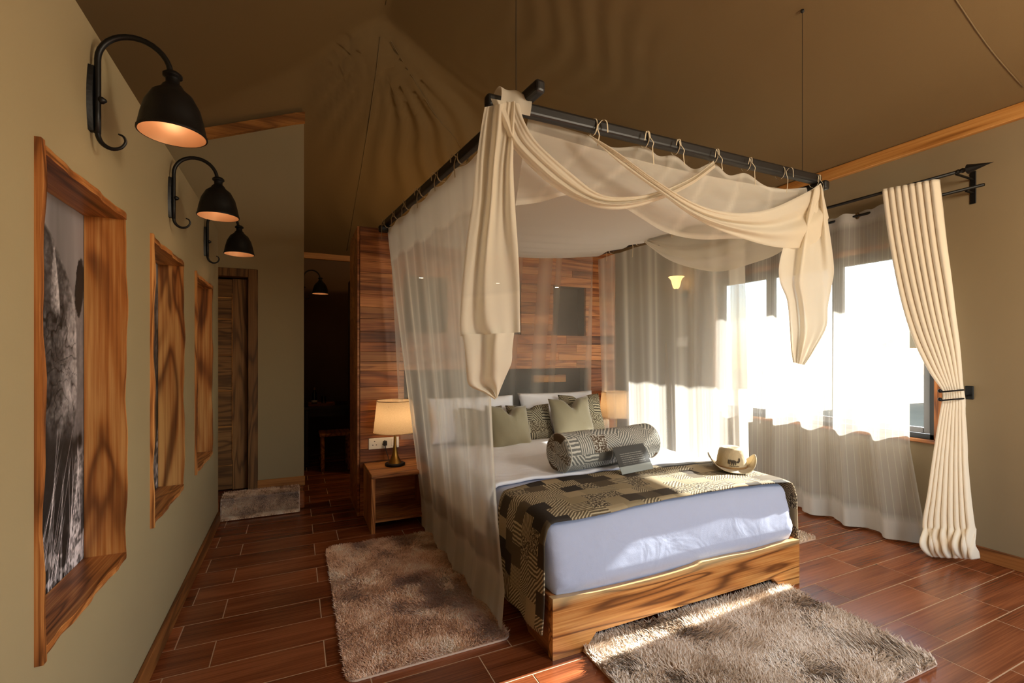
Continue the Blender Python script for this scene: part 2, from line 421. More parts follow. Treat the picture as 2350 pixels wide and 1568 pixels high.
def glassmat():
    m, nt, out = mat_new('window_glass')
    g = nt.nodes.new('ShaderNodeBsdfTransparent'); g.inputs[0].default_value = (.93, .95, .95, 1)
    gl = nt.nodes.new('ShaderNodeBsdfGlossy'); gl.inputs['Roughness'].default_value = .02
    fr = nd(nt, 'ShaderNodeFresnel', IOR=1.3); x = nt.nodes.new('ShaderNodeMixShader')
    nt.links.new(fr.outputs[0], x.inputs[0]); nt.links.new(g.outputs[0], x.inputs[1]); nt.links.new(gl.outputs[0], x.inputs[2]); nt.links.new(x.outputs[0], out.inputs[0])
    return m
M_glass = glassmat()
M_bulb = emit('warm_bulb', (1.0, .76, .52), 6.5)
M_bulb_t = emit('table_lamp_bulb', (1.0, .70, .40), 22)
M_spot = emit('downlight_lens', (1.0, .72, .40), 14)
M_tulip = emit('lit_glass_shade', (1.0, .55, .16), 1.6)

# =================================================================== STRUCTURE
XL, XR, YB, YF = -.63, 4.56, 7.6, -1.2     # left partition face, window wall, back wall, front
RX, RZ, RY = .72, 4.60, 4.41               # ridge line x, height, and where the ridge ends
SR, SL = .357, .58
def roof(x, y):
    a = RZ-SR*(x-RX); b = RZ-SL*(RX-x); c = RZ-1.6*(max(y-RY, 0)/3.19)**.72 -.40*max(0, .08-x) if y > RY else RZ+.4*(RY-y)
    k = .016
    v = np.array([a, b, c]); mn = v.min()
    z = mn-k*math.log(np.exp(-(v-mn)/k).sum())
    r = math.hypot(x-RX, y-RY)
    ph = math.atan2(y-RY, x-RX)                       # wrinkles fan out of the peak along the hips
    env = math.exp(-((ph-.95)/.55)**2)+.8*math.exp(-((ph-2.35)/.45)**2)*max(0, min(1, (x-.05)/.4))
    wv = math.sin(ph*30+1.6*math.sin(r*2.7)+.8*math.sin(r*6.1+ph*3)); z += .075*env*min(1, r/.35)*math.exp(-r/2.4)*(abs(wv)**1.5*math.copysign(1, wv))
    pass
    z += .010*math.exp(-((x-2.1)/.6)**2-((y-3.4)/.9)**2)*math.sin(26*(x-.3*y)+3*math.sin(5*y))
    z -= .05*math.exp(-((x-3.9)/.45)**2)*(0.5+.5*math.sin(y*1.3))
    return z

# floor slab (grout) with separate wood-look tiles
slab = obj('floor', gbox(-3.2, XR+.1, YF-.1, YB+.1, -.12, -.0015), M_grout, kind='structure', label='wood look plank tiled floor with pale grout')
PITCH, TL, G = .2315, .694, .0055
tile_me = {}
def tile(x0, x1, y0, y1):
    x0, x1 = max(x0, XL), min(x1, XR)
    if x1-x0 < .03: return
    key = (round(x1-x0, 3), round(y1-y0, 3))
    if key not in tile_me:
        hx, hy = (x1-x0-G)/2, (y1-y0-G)/2
        o = obj('floor_tile', gbox(-hx, hx, -hy, hy, -.010, 0.0, .0008, 1), M_tile, slab, world=False)
        tile_me[key] = o.data
    else:
        o = bpy.data.objects.new('floor_tile', tile_me[key]); COL.objects.link(o); o.parent = slab
    o.location = ((x0+x1)/2, (y0+y1)/2, random.uniform(-.0004, .0004))
NT = 0
for n in range(-8, 22):
    y0 = 2.654+PITCH*n; y1 = min(y0+PITCH, YB)
    if y0 > YB-.05: break
    xs = -.376 if n % 2 == 0 else .135
    m = -2
    while xs+TL*m < XR:
        a = xs+TL*m
        if a+TL > XL:
            if not (y0 > 5.3 and (a+TL < .1 or a > 1.8)): tile(a, a+TL, y0, y1)
        m += 1
obj('floor_slab', gbox(XL, XR, YF, 2.654-PITCH*8-.004, -.02, -.001), M_tile, slab)

# walls
def wall_with_holes(lo, hi, zlo, zhi, holes):
    """rectangles (a0,a1,z0,z1) that tile the wall around its holes (given along one axis, sorted)"""
    out, a = [], lo
    for (h0, h1, z0, z1) in holes:
        out.append((a, h0, zlo, zhi)); out.append((h0, h1, zlo, z0)); out.append((h0, h1, z1, zhi)); a = h1
    out.append((a, hi, zlo, zhi)); return out
NI0, NIP, NIW, NZ0, NZ1 = 1.662, 1.094, .734, .68, 2.07
holes = [(NI0+NIP*k+.02, NI0+NIP*k+NIW-.02, NZ0+.02, NZ1-.02) for k in range(3)]
g = join(*[gbox(XL-.20, XL, a0, a1, z0, z1) for a0, a1, z0, z1 in wall_with_holes(YF, 4.93, 0, 2.62, holes)])
g = join(g, gbox(XL-.20, XL-.125, 1.6, 4.7, .6, 2.2))
obj('wall_left', g, M_wall, kind='structure', label='khaki painted partition wall with three picture recesses')
obj('baseboard_left', gbox(XL, XL+.022, YF, 4.90, 0, .10, .004, 1), M_base, kind='structure')

WY0, WY1, WZ0, WZ1 = 1.955, 4.05, .83, 2.40
g = join(*[gbox(XR, XR+.12, a0, a1, z0, z1) for a0, a1, z0, z1 in wall_with_holes(YF, YB, 0, 3.30, [(-1.0, .70, WZ0, WZ1), (WY0, WY1, WZ0, WZ1)])])  # first hole belongs to the added daylight window
obj('wall_right', g, M_wall_r, kind='structure', label='brown canvas covered window wall')
obj('baseboard_right', gbox(XR-.02, XR, YF, YB, 0, .10, .004, 1), M_base, kind='structure')
obj('trim_1', gbox(XR-.05, XR, YF, YB, 3.13, 3.235, .006, 1), M_pine, kind='structure', label='pine rail along the top of the window wall')
obj('wall_back', gbox(-3.2, XR+.1, YB, YB+.1, 0, 3.3), plain('dark_brown_canvas', S(96, 72, 50), .85, var=.05), kind='structure')
obj('trim_2', gbox(.08, XR, YB-.05, YB, 2.93, 3.02, .006, 1), M_pinex, kind='structure', label='pine rail across the back wall')
# far-left outer wall and the open front
obj('wall_outer_left', gbox(-3.2, -3.1, YF, YB, 0, 3.2), M_wall_r, kind='structure')
gf = join(gbox(-3.1, 1.4, YF-.1, YF, 0, 4.2), gbox(1.4, 4.3, YF-.1, YF, 2.5, 4.2), gbox(4.3, XR+.1, YF-.1, YF, 0, 3.4))
obj('wall_front', gf, M_wall_r, kind='structure', label='canvas front wall with a wide open doorway')
# bathroom walls with the door
DX1, DY, STEP = .08, 5.25, .17
def roofed(pts_bottom, xs_, y0, y1):
    P = pts_bottom+[(x, roof(x, y0)-.01) for x in xs_]
    return prism(P, lambda a, b: (a, y0, b), lambda a, b: (a, y1, min(b, roof(a, y1)-.01)))
g = join(roofed([(-3.1, 0), (-1.30, 0)], np.linspace(-1.3, -3.1, 8), DY, DY+.12), roofed([(-.36, 0), (DX1, 0)], np.linspace(DX1, -.36, 5), DY, DY+.12), roofed([(-1.30, 2.30), (-.36, 2.30)], np.linspace(-.36, -1.3, 8), DY, DY+.12))
sidewall = prism([(DY+.12, 0), (YB, 0)]+[(y, roof(DX1, y)-.012) for y in np.linspace(YB, DY+.12, 14)], lambda a, b: (DX1-.12, a, b), lambda a, b: (DX1, a, b))
obj('wall_corridor', join(g, sidewall), M_wall, kind='structure', label='khaki wall with the bathroom door above the step')
obj('platform_floor', gbox(-3.1, DX1, 5.02, DY+.2, 0, STEP, .01, 1), M_tile, kind='structure', label='tiled step in front of the bathroom door')
obj('baseboard_corridor', gbox(-.34, DX1+.01, DY-.02, DY, STEP, STEP+.095, .004, 1), M_pinex, kind='structure')
# sloping pine rail on the corridor wall, following the canvas
xs3 = np.linspace(-.9, DX1+.01, 12)
obj('trim_3', prism([(x, roof(x, DY)-.012) for x in xs3]+[(x, roof(x, DY)-.115) for x in xs3[::-1]], lambda a, b: (a, DY-.045, b), lambda a, b: (a, DY-.001, b)), M_pinex, kind='structure', label='sloping pine rail under the canvas roof')

# canvas roof
nx, ny = 190, 190
def rf(u, v):
    x = -3.3+u*(6.02+3.3); y = YF-.9+v*(YB+.15-YF+.9)
    return (x, y, roof(x, y))
obj('ceiling', ggrid(rf, nx, ny), M_canvas, smooth=True, kind='structure', label='brown tent canvas roof with a ridge and wrinkled hip')
def seam(pts, name='trim_4'):
    P = []
    for (a, b) in zip(pts[:-1], pts[1:]):
        for i in range(30):
            t = i/30; x = a[0]*(1-t)+b[0]*t; y = a[1]*(1-t)+b[1]*t
            P.append((x, y, roof(x, y)-.003))
    return gtube(P, .004, 5)
obj('trim_4', join(seam([(RX, 4.5), (.70, 7.5)]), seam([(RX+.05, 1.4), (4.5, 1.4)]), seam([(RX+.1, 4.5), (2.6, 6.0)]), seam([(RX, -1), (RX, 4.4)])), M_seam, smooth=True, kind='structure', label='stitched seams of the tent canvas')

# window
win = obj('window_1', join(gbox(XR+.02, XR+.09, WY0, WY0+.035, WZ0, WZ1), gbox(XR+.02, XR+.09, WY1-.035, WY1, WZ0, WZ1), gbox(XR+.02, XR+.09, WY0, WY1, WZ0, WZ0+.035), gbox(XR+.02, XR+.09, WY0, WY1, WZ1-.035, WZ1)), M_gasket, kind='structure', label='grey aluminium window of three lights')
my = [WY0+.035, 2.70, 3.38, WY1-.035]
for k in range(3):
    a, b = my[k]+.002, my[k+1]-.002; f = .045
    fr = obj('window_frame', join(gbox(XR+.03, XR+.075, a, a+f, WZ0+.04, WZ1-.04, .004, 1), gbox(XR+.03, XR+.075, b-f, b, WZ0+.04, WZ1-.04, .004, 1), gbox(XR+.03, XR+.075, a+f, b-f, WZ0+.04, WZ0+.04+f, .004, 1), gbox(XR+.03, XR+.075, a+f, b-f, WZ1-.04-f, WZ1-.04, .004, 1)), M_alu, win)
    obj('pane', gbox(XR+.05, XR+.056, a+f, b-f, WZ0+.04+f, WZ1-.04-f), M_glass, fr)
obj('window_sill', gbox(XR-.03, XR+.03, WY0-.05, WY1+.05, WZ0-.03, WZ0, .004, 1), M_teaky, win, label='orange toned wooden sill')
obj('window_jamb', gbox(XR-.012, XR+.02, WY0-.05, WY0-.002, WZ0, WZ1+.03, .004, 1), M_teak, win)
obj('window_jamb', gbox(XR-.012, XR+.02, WY1+.002, WY1+.05, WZ0, WZ1+.03, .004, 1), M_teak, win)
obj('window_head', gbox(XR-.012, XR+.02, WY0-.05, WY1+.05, WZ1, WZ1+.05, .004, 1), M_teaky, win)

win_added = obj('added_window', join(gbox(XR+.02, XR+.09, -1.0, -.96, WZ0, WZ1), gbox(XR+.02, XR+.09, .66, .70, WZ0, WZ1), gbox(XR+.02, XR+.09, -1.0, .70, WZ0, WZ0+.04), gbox(XR+.02, XR+.09, -1.0, .70, WZ1-.04, WZ1), gbox(XR+.02, XR+.09, -.18, -.12, WZ0, WZ1)), M_gasket, kind='structure', label='unseen grey window added beside the camera for more daylight')  # out-of-frame window added so sun and sky bounce more light inside
obj('window_sill', gbox(XR-.03, XR+.03, -1.05, .75, WZ0-.03, WZ0, .004, 1), M_teaky, win_added)
for a_, b_ in ((-.96, -.18), (-.12, .66)): obj('pane', gbox(XR+.05, XR+.056, a_, b_, WZ0+.04, WZ1-.04), M_glass, win_added)

# outside ground
obj('ground', gbox(-40, 60, -60, 60, -.9, -.6), plain('dry_ground', S(132, 116, 84), .95, var=.2, vscale=.6), kind='structure', label='dry sandy ground outside')

# door
door = obj('door_1', join(gbox(-.42, -.335, DY-.02, DY+.12, STEP, 2.34, .004, 1), gbox(-1.33, -1.25, DY-.02, DY+.12, STEP, 2.34, .004, 1), gbox(-1.249, -.421, DY-.02, DY+.12, 2.26, 2.339, .004, 1)), M_doorz, kind='structure', label='wooden bathroom door with horizontal panels and pale inlays')
lx0, lx1, ly = -1.24, -.43, DY+.07
obj('door_stile', gbox(lx1-.13, lx1, ly, ly+.04, STEP+.01, 2.25, .003, 1), M_doorz, door)
obj('door_stile', gbox(lx0, lx0+.13, ly, ly+.04, STEP+.01, 2.25, .003, 1), M_doorz, door)
zs = [STEP+.01, .42, .80, 1.15, 1.50, 1.85, 2.06, 2.25]
for k in range(7):
    obj('door_panel', gbox(lx0+.132, lx1-.132, ly+.008, ly+.036, zs[k]+.006, zs[k+1]-.006, .003, 1), M_door, door)
    if k: obj('door_inlay', gbox(lx0+.132, lx1-.132, ly+.004, ly+.03, zs[k]-.006, zs[k]+.006), M_pinex, door, label='pale inlay strip')
obj('door_inlay', gbox(lx1-.136, lx1-.130, ly-.001, ly+.03, STEP+.3, 2.1), M_pine, door, label='pale inlay strip')

# =================================================================== LEFT WALL
def vcol_mat(name):
    m, nt, out = mat_new(name)
    b = nt.nodes.new('ShaderNodeBsdfPrincipled'); nt.links.new(b.outputs[0], out.inputs[0])
    a = nd(nt, 'ShaderNodeAttribute', attribute_name='print'); nt.links.new(a.outputs['Color'], b.inputs['Base Color'])
    b.inputs['Roughness'].default_value = .6; return m
M_print = vcol_mat('photo_print')
rng = np.random.default_rng(3)
def vnoise(x, y, seed):
    r = np.random.default_rng(seed).random((64, 64))
    xi, yi = np.floor(x).astype(int), np.floor(y).astype(int); fx, fy = x-xi, y-yi
    fx = fx*fx*(3-2*fx); fy = fy*fy*(3-2*fy)
    g = lambda i, j: r[(xi+i) % 64, (yi+j) % 64]
    return (g(0,0)*(1-fx)+g(1,0)*fx)*(1-fy)+(g(0,1)*(1-fx)+g(1,1)*fx)*fy
def fbm(x, y, seed, o=4):
    s = 0; a = .5
    for i in range(o): s = s+a*vnoise(x*2**i, y*2**i, seed+i); a *= .5
    return s
def ss(a, b, x):
    t = np.clip((x-a)/(b-a), 0, 1); return t*t*(3-2*t)
def wildlife(u, z):
    """black and white print of a horned grey animal in tall grass; u along the wall, z metres above the lower edge"""
    n = fbm(u*9, z*9, 11); nf = fbm(u*90, z*90, 21, 3)-.44; nm = fbm(u*34, z*34, 41, 3)-.44
    t = .44+.34*(fbm(u*9, z*1.6, 5)-.45)+.05*n+.06*ss(1.0, 1.3, z)             # blurred sky
    neck = 1-ss(-.01, .01, z-(1.06-.5*(u-.58)))                                 # pale shoulder behind the face
    nk = .46+.26*(fbm(u*30, z*5, 51)-.45)+.10*nf-.25*(1-ss(.28, .55, z)); t = t*(1-neck)+nk*neck
    edge = np.interp(z, [.40, .52, .60, .70, .80, .90, 1.0, 1.08, 1.14, 1.20, 1.25], [.56, .60, .625, .635, .63, .625, .61, .56, .50, .44, .36])+.010*(n-.45)
    head = 1-ss(edge-.008, edge+.005, u)
    w1 = np.abs(np.sin(z*46+20*fbm(u*6, z*6, 31)+9*u)); w2 = np.abs(np.sin(u*60+16*fbm(u*6, z*6, 33)+8*z))
    crease = (1-ss(.0, .30, w1))+.5*(1-ss(0, .2, w2))
    band = ss(.54, .62, z)*(1-ss(.90, 1.04, z))
    hc = .20+.20*(n-.3)+.30*ss(.42, .60, u)*ss(.52, .66, z)*(1-ss(1.0, 1.12, z))+.35*nm+.5*nf*.6-.26*crease*band
    hc += .22*np.exp(-((u-.555)/.05)**2-((z-.66)/.08)**2)-.30*np.exp(-((u-.585)/.012)**2-((z-.70)/.03)**2)-.25*np.exp(-((u-.60)/.010)**2-((z-.885)/.008)**2)
    hc += .14*ss(edge-.03, edge-.005, u)*ss(.6, .75, z)-.16*np.exp(-((u-.50)/.05)**2)*ss(.86, .93, z)*(1-ss(.97, 1.02, z))
    t = t*(1-head)+hc*head
    er = ((u-.655-.12*(z-1.06))/.040)**2+((z-1.06)/.118)**2
    ear = 1-ss(.85, 1.08, er+.6*nf); t = t*(1-ear)+(.07+.22*ss(.5, .95, er)*ss(.64, .69, u)+.3*nf*nf)*ear
    hw = .030*(1-ss(.96, 1.20, z))+.007; hcx = .452-.05*(z-1.0)
    horn = (1-ss(.8, 1.05, np.abs(u-hcx)/hw))*ss(.93, .97, z)*(1-ss(1.165, 1.18, z))
    t = t*(1-horn)+(.56+.16*(u-hcx)/.03+.5*nf)*horn
    low = (1-ss(.48, .58, z+.16*(n-.45)+.2*(u-.55)))*(1-ss(.64, .70, u-.25*(.5-z)*0))
    lx = .665-.13*np.clip(.45-z, 0, 1); leg = np.exp(-((u-lx)/.038)**2)*(1-ss(.40, .47, z))
    lc = .05+.05*n+.25*np.abs(nm)*ss(.55, .4, z)+leg*(.46+.9*nf+.5*nm)+.30*ss(.5, .62, z+.3*nm)*np.exp(-((u-.57)/.03)**2)
    t = t*(1-low)+lc*low
    t = t*(1-leg)+(.48+.9*nf+.5*nm)*leg
    t -= .4*np.exp(-((u-.655)/.018)**2-((z-.475)/.02)**2)
    for i in range(30):
        b, s_, h = .28+.36*((i*.618) % 1), .10+.30*((i*.377) % 1), .18+.42*((i*.73) % 1)
        d = np.abs(u-(b+s_*z+.04*np.sin(z*5+i))); t = t+(.40*(1-ss(.0012, .0036, d))*(1-ss(h-.12, h, z)))
    t = t+.42*ss(.03, .14, nm+.30*(.16-z))*(1-ss(.02, .24, z))
    return np.clip(t, .02, .9)

PW, PH = NIW-.04, NZ1-NZ0-.04
def make_picture(k, shift):
    nu, nv = (170, 330) if k == 0 else (40, 80)
    base = Vector((XL-.124, NI0+NIP*k+.02, NZ0+.02))
    g = ggrid(lambda u, v: (.0, u*PW, v*PH), nu, nv)
    t = thing('picture_box', ['recessed wooden picture box nearest the camera showing a black and white horned animal', 'middle recessed wooden picture box with wavy dark grain in its side board', 'farthest recessed wooden picture box next to the door, picture hidden'][k], 'picture', (XL, NI0+NIP*k+NIW/2, NZ0), 0, 'picture boxes in the left wall')
    o = obj('picture', ([(base.x+v[0], base.y+v[1], base.z+v[2]) for v in g[0]], g[1]), M_print, t, label='black and white wildlife photograph' if k == 0 else None)
    P = np.array(g[0]); val = wildlife(P[:,1]+shift, P[:,2])
    lin = np.where(val > .04, ((val+.055)/1.055)**2.4, val/12.92)
    c = np.stack([lin*1.02, lin*.93, lin*.98, np.ones_like(lin)], 1)
    a = o.data.color_attributes.new('print', 'FLOAT_COLOR', 'POINT'); a.data.foreach_set('color', c.astype(np.float32).ravel())
    y0, y1, z0, z1 = NI0+NIP*k, NI0+NIP*k+NIW, NZ0, NZ1
    xb, xf_ = XL-.122, XL+.004
    def live(u, s): return .0035*math.sin(u*7+s)+.002*math.sin(u*17+2*s)
    def board(name, mat, y_a, y_b, z_a, z_b, edge, seed, front):
        # board with a wavy (live) front edge, made of slices along its length
        n = 24; V, F = [], []
        for i in range(n+1):
            u = i/n; xe = front+live(u*2, seed)
            if edge == 'z': pts = [(xb, y_a, z_a+(z_b-z_a)*u), (xe, y_a, z_a+(z_b-z_a)*u), (xe, y_b, z_a+(z_b-z_a)*u), (xb, y_b, z_a+(z_b-z_a)*u)]
            else: pts = [(xb, y_a+(y_b-y_a)*u, z_a), (xe, y_a+(y_b-y_a)*u, z_a), (xe, y_a+(y_b-y_a)*u, z_b), (xb, y_a+(y_b-y_a)*u, z_b)]
            V += pts
        for i in range(n):
            for j in range(4):
                a0, b0 = i*4+j, i*4+(j+1) % 4
                F.append((a0, b0, b0+4, a0+4))
        F += [(3,2,1,0), (n*4, n*4+1, n*4+2, n*4+3)]
        obj(name, (V, F), mat, t)
    board('frame_board', M_teak, y0, y0+.022, z0-.01, z1+.012, 'z', 1+k, XL+.014)
    board('frame_board', M_figured, y1-.024, y1, z0, z1, 'z', 4+k, XL+.006)
    board('frame_board', M_teaky, y0+.028, y1-.024, z1-.024, z1, 'y', 7+k, XL+.010)
    board('frame_board', M_teaky, y0+.028, y1-.024, z0, z0+.024, 'y', 9+k, XL+.012)
for k in range(3): make_picture(k, [0, -.25, .1][k])

def arc(c, r, a0, a1, n, plane='xz'):
    return [(c[0]+r*math.cos(a0+(a1-a0)*i/n), c[1], c[2]+r*math.sin(a0+(a1-a0)*i/n)) for i in range(n+1)]
def make_sconce():
    """gooseneck wall lamp: arm leaves the wall towards +x"""
    t = thing('gooseneck_wall_lamp', None, 'lamp', (0,0,0))
    pl = []
    for i in range(13):
        u = i/12; pl.append((.026*math.sin(PI*(.12+.76*u))**.7, -.11+.22*u))
    V, F = [], []
    for (hw, z) in pl: V += [(.0, -hw, z), (.0, hw, z), (.014, hw*.7, z), (.014, -hw*.7, z)]
    for i in range(12):
        for j in range(4): F.append((i*4+j, i*4+(j+1) % 4, (i+1)*4+(j+1) % 4, (i+1)*4+j))
    F += [(0,1,2,3), (48,51,50,49)]
    obj('back_plate', (V, F), M_black, t, world=False)
    arm = [(.022, 0, -.115), (.022, 0, -.04), (.022, 0, .04), (.022, 0, .12)]+arc((.124, 0, .135), .102, PI, .10, 16)[0:]+[(.232, 0, .125)]
    obj('arm', gtube(arm, .0095, 10), M_black, t, True, world=False)
    scr = [(.022, 0, -.10), (.024, 0, -.125), (.036, 0, -.148), (.060, 0, -.160), (.085, 0, -.152), (.098, 0, -.130), (.092, 0, -.112), (.078, 0, -.106)]
    obj('scroll', gtube(catmull(scr, 24), [.009-.006*i/24 for i in range(25)], 8), M_black, t, True, world=False)
    k = xf(glathe([(.0, -.022), (.008, -.02), (.008, .0), (.012, .004), (.012, .012), (.005, .022), (0, .024)], 10), (.024, 0, .0), (0, PI/2, 0))
    obj('thumb_screw', k, M_black, t, True, world=False)
    sh = glathe([(.0, .045), (.020, .045), (.030, .036), (.030, .028), (.021, .022), (.021, .004), (.030, -.004), (.038, -.018), (.062, -.038), (.083, -.078), (.095, -.125), (.103, -.168), (.106, -.172), (.106, -.178), (.103, -.180)], 32, (.232, 0, .10))
    s = obj('lamp_shade', sh, M_black, t, world=False, autosmooth=50)
    obj('shade_lining', glathe([(.101, -.179), (.098, -.165), (.091, -.122), (.079, -.078), (.058, -.044), (.02, -.03), (.0001, -.03)], 32, (.232, 0, .10)), M_copper, s, True, world=False)
    obj('bulb', gsphere((.232, 0, -.005), .026, 12, 8), M_bulb, t, True, world=False)
    return t
lamp0 = make_sconce()
LB = ['black gooseneck wall lamp nearest the camera above the animal picture', 'middle black gooseneck wall lamp above the second picture box', 'farthest black gooseneck wall lamp on the khaki partition near the door']
for k in range(3):
    o = lamp0 if k == 0 else copy_tree(lamp0)
    o.location = (XL, 2.03+1.094*k, 2.365); tagp(o, LB[k], 'lamp', 'gooseneck lamps on the partition')
o = copy_tree(lamp0); o.location = (DX1, 6.95, 2.42); tagp(o, 'small dark gooseneck wall lamp in the dim dressing corridor', 'lamp')

# =================================================================== HEADBOARD PARTITION
HX0, HX1, HY, HH = .545, 3.44, 4.55, 2.70
hb = thing('headboard_partition', 'tall teak plank partition behind the bed with dark niches', 'partition', (2.0, 4.9, 0))
NIC = [(.955, 1.385, 1.72, 2.276), (1.78, 2.21, 1.72, 2.276), (2.61, 3.04, 1.72, 2.276), (.955, 3.07, .75, 1.35)]
rows = [0, .13, .25, .38, .5, .62, .75, .87, .98, 1.08, 1.2, 1.35, 1.44, 1.53, 1.62, 1.72, 1.84, 1.95, 2.07, 2.18, 2.276, 2.38, 2.46, 2.58, HH]
for i in range(len(rows)-1):
    z0, z1 = rows[i], rows[i+1]; zm = (z0+z1)/2
    cuts = sorted([(a, b) for a, b, c, d in NIC if c < zm < d])
    a = HX0; seg = []
    for c0, c1 in cuts: seg.append((a, c0)); a = c1
    seg.append((a, HX1))
    for s0, s1 in seg:
        x = s0; parts = []
        while s1-x > 1.5:
            L = random.uniform(.8, 1.4); parts.append((x, x+L)); x += L
        parts.append((x, s1))
        for p0, p1 in parts:
            d = random.uniform(0, .004)
            obj('plank', gbox(p0+.0008, p1-.0008, HY-.0-d, HY+.03, z0+.001, z1-.001, .0015, 1), M_plank, hb)
obj('side_panel', gbox(HX0-.022, HX0, HY+.012, 5.2, 0, HH, .002, 1), M_plank, hb)
obj('side_panel', gbox(HX1, HX1+.022, HY+.012, 5.2, 0, HH, .002, 1), M_plank, hb)
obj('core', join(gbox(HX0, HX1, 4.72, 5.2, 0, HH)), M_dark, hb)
obj('top_cap', gbox(HX0, HX1, HY+.03, 4.72, HH-.02, HH), M_plank, hb)
for (a, b, c, d) in NIC:
    e = .012
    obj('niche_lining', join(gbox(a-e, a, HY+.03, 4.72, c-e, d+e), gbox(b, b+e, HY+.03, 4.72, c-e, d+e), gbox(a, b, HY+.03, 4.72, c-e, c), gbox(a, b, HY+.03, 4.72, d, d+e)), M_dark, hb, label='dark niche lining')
for x in (1.14, 1.97, 2.70):
    sp = obj('downlight', glathe([(.0001, 0), (.028, 0), (.030, -.004), (.030, -.008), (.022, -.008)], 16, (x, 4.625, 2.276)), M_bar, hb, True)
    obj('lens', glathe([(.0001, -.006), (.022, -.0065)], 16, (x, 4.625, 2.276)), M_spot, sp)
obj('reading_ledge', gbox(2.42, 2.84, 4.655, 4.72, 1.19, 1.275, .004, 1), M_pinex, hb, label='pale wooden block in the low niche')

def socket(t_label, x0, x1, z0, z1, y=HY-.005):
    t = thing('wall_socket', t_label, 'socket', ((x0+x1)/2, y, z0))
    obj('face_plate', gbox(x0, x1, y-.009, y, z0, z1, .003, 2), M_white, t)
    cx, h = (x0+x1)/2, z1-z0
    for c in (x0+(x1-x0)*.19, x0+(x1-x0)*.52):
        for dx, dz in ((0, .022), (-.016, -.012), (.016, -.012)):
            obj('pin_hole', gbox(c+dx-.005, c+dx+.005, y-.0100, y-.0085, (z0+z1)/2+dz-.004, (z0+z1)/2+dz+.004), M_hole, t)
    obj('rocker', gbox(x0+(x1-x0)*.74, x1-.012, y-.013, y-.008, z0+.02, z1-.02, .002, 1), M_white, t)
    return t
socket('white double socket plate with switch beside the left bedside lamp', .622, .902, .615, .718)
socket('white socket plate on the planks below the right bedside lamp', 3.20, 3.36, .63, .74)
pg = thing('power_plug', 'black plug with cable in the left bedside socket', 'plug', (.767, 4.54, .655))
obj('plug_body', gbox(.752, .786, 4.505, 4.536, .645, .690, .006, 2), M_hole, pg)
obj('cable', gtube(catmull([(.77, 4.515, .648), (.775, 4.50, .60), (.79, 4.49, .55), (.80, 4.47, .502), (.81, 4.42, .500)], 16), .004, 6), M_hole, pg, True)

# =================================================================== NIGHTSTANDS AND TABLE LAMPS
def nightstand(label, x0, x1, y0=4.04, y1=4.535):
    t = thing('nightstand', label, 'nightstand', ((x0+x1)/2, (y0+y1)/2, 0), 0, 'teak nightstands')
    obj('top', gbox(x0, x1, y0, y1, .462, .495, .004, 1), M_teakx, t)
    obj('side_panel', gbox(x0, x0+.034, y0+.008, y1, 0, .461, .003, 1), M_teak, t)
    obj('side_panel', gbox(x1-.034, x1, y0+.008, y1, 0, .461, .003, 1), M_teak, t)
    obj('shelf', gbox(x0+.035, x1-.035, y0+.02, y1-.02, .085, .115, .003, 1), M_teakx, t)
    obj('back_panel', gbox(x0+.035, x1-.035, y1-.018, y1, .116, .461), M_plank, t)
    return t
nightstand('open teak nightstand left of the bed holding a lit lamp', .575, 1.085)
nightstand('open teak nightstand right of the bed behind the netting', 3.12, 3.60)
def table_lamp(label, x, y):
    z = .4955
    t = thing('table_lamp', label, 'lamp', (x, y, z), 0, 'linen shaded bedside lamps')
    obj('base', glathe([(.0001, 0), (.088, 0), (.090, .004), (.090, .018), (.084, .024), (.0001, .024)], 32, (x, y, z)), M_black, t, autosmooth=40)
    obj('stem', glathe([(.060, .024), (.056, .034), (.040, .060), (.028, .095), (.020, .135), (.014, .185), (.012, .26), (.012, .36), (.016, .362), (.016, .40), (.0001, .40)], 24, (x, y, z)), M_brass, t, True)
    s = obj('lamp_shade', join(glathe([(.190, .305), (.160, .590)], 40, (x, y, z))), M_linen, t, True)
    obj('shade_rim', glathe([(.1885, .303), (.192, .303), (.192, .309), (.1885, .309), (.1885, .303)], 40, (x, y, z)), M_linen, s, True)
    obj('shade_rim', glathe([(.159, .585), (.1625, .585), (.1625, .592), (.159, .592), (.159, .585)], 40, (x, y, z)), M_linen, s, True)
    obj('shade_spider', join(*[gtube([(x, y, z+.44), (x+.166*math.cos(a), y+.166*math.sin(a), z+.55)], .002, 5) for a in (0, 2.1, 4.2)]), M_black, s)
    obj('bulb', gsphere((x, y, z+.45), .032, 12, 8, 1.2), M_bulb_t, t, True)
table_lamp('lit linen table lamp with brass stem on the left nightstand', .825, 4.33)
table_lamp('linen table lamp on the right nightstand seen through the netting', 3.30, 4.33)

# =================================================================== BED
bed = thing('bed', 'low teak bed frame with a live edge foot board', 'bed', (2.07, 3.2, 0))
top = [(1.144, .303), (1.25, .296), (1.41, .285), (1.6, .280), (1.79, .278), (1.93, .281), (2.06, .288), (2.10, .292), (2.14, .302), (2.20, .300), (2.37, .296), (2.55, .286), (2.7, .288), (2.86, .294), (3.0, .288)]
tp = catmull([(a, 0, b) for a, b in top], 60)
prof = [(p.x, p.z) for p in tp]+[(3.0, 0), (2.835, 0), (2.745, .085), (1.40, .080), (1.325, 0), (1.144, 0)]
M_foot = wood('live_edge_teak', S(116, 62, 24), S(190, 120, 58), S(224, 164, 94), 'X', .7, .32, .45, 9, .05, .5, .15, (S(228, 200, 146), 'Z', .25, .31), .8, 1.3)
obj('foot_board', prism(prof, lambda a, b: (a, 2.0, b), lambda a, b: (a, 2.042, b-.004)), M_foot, bed)
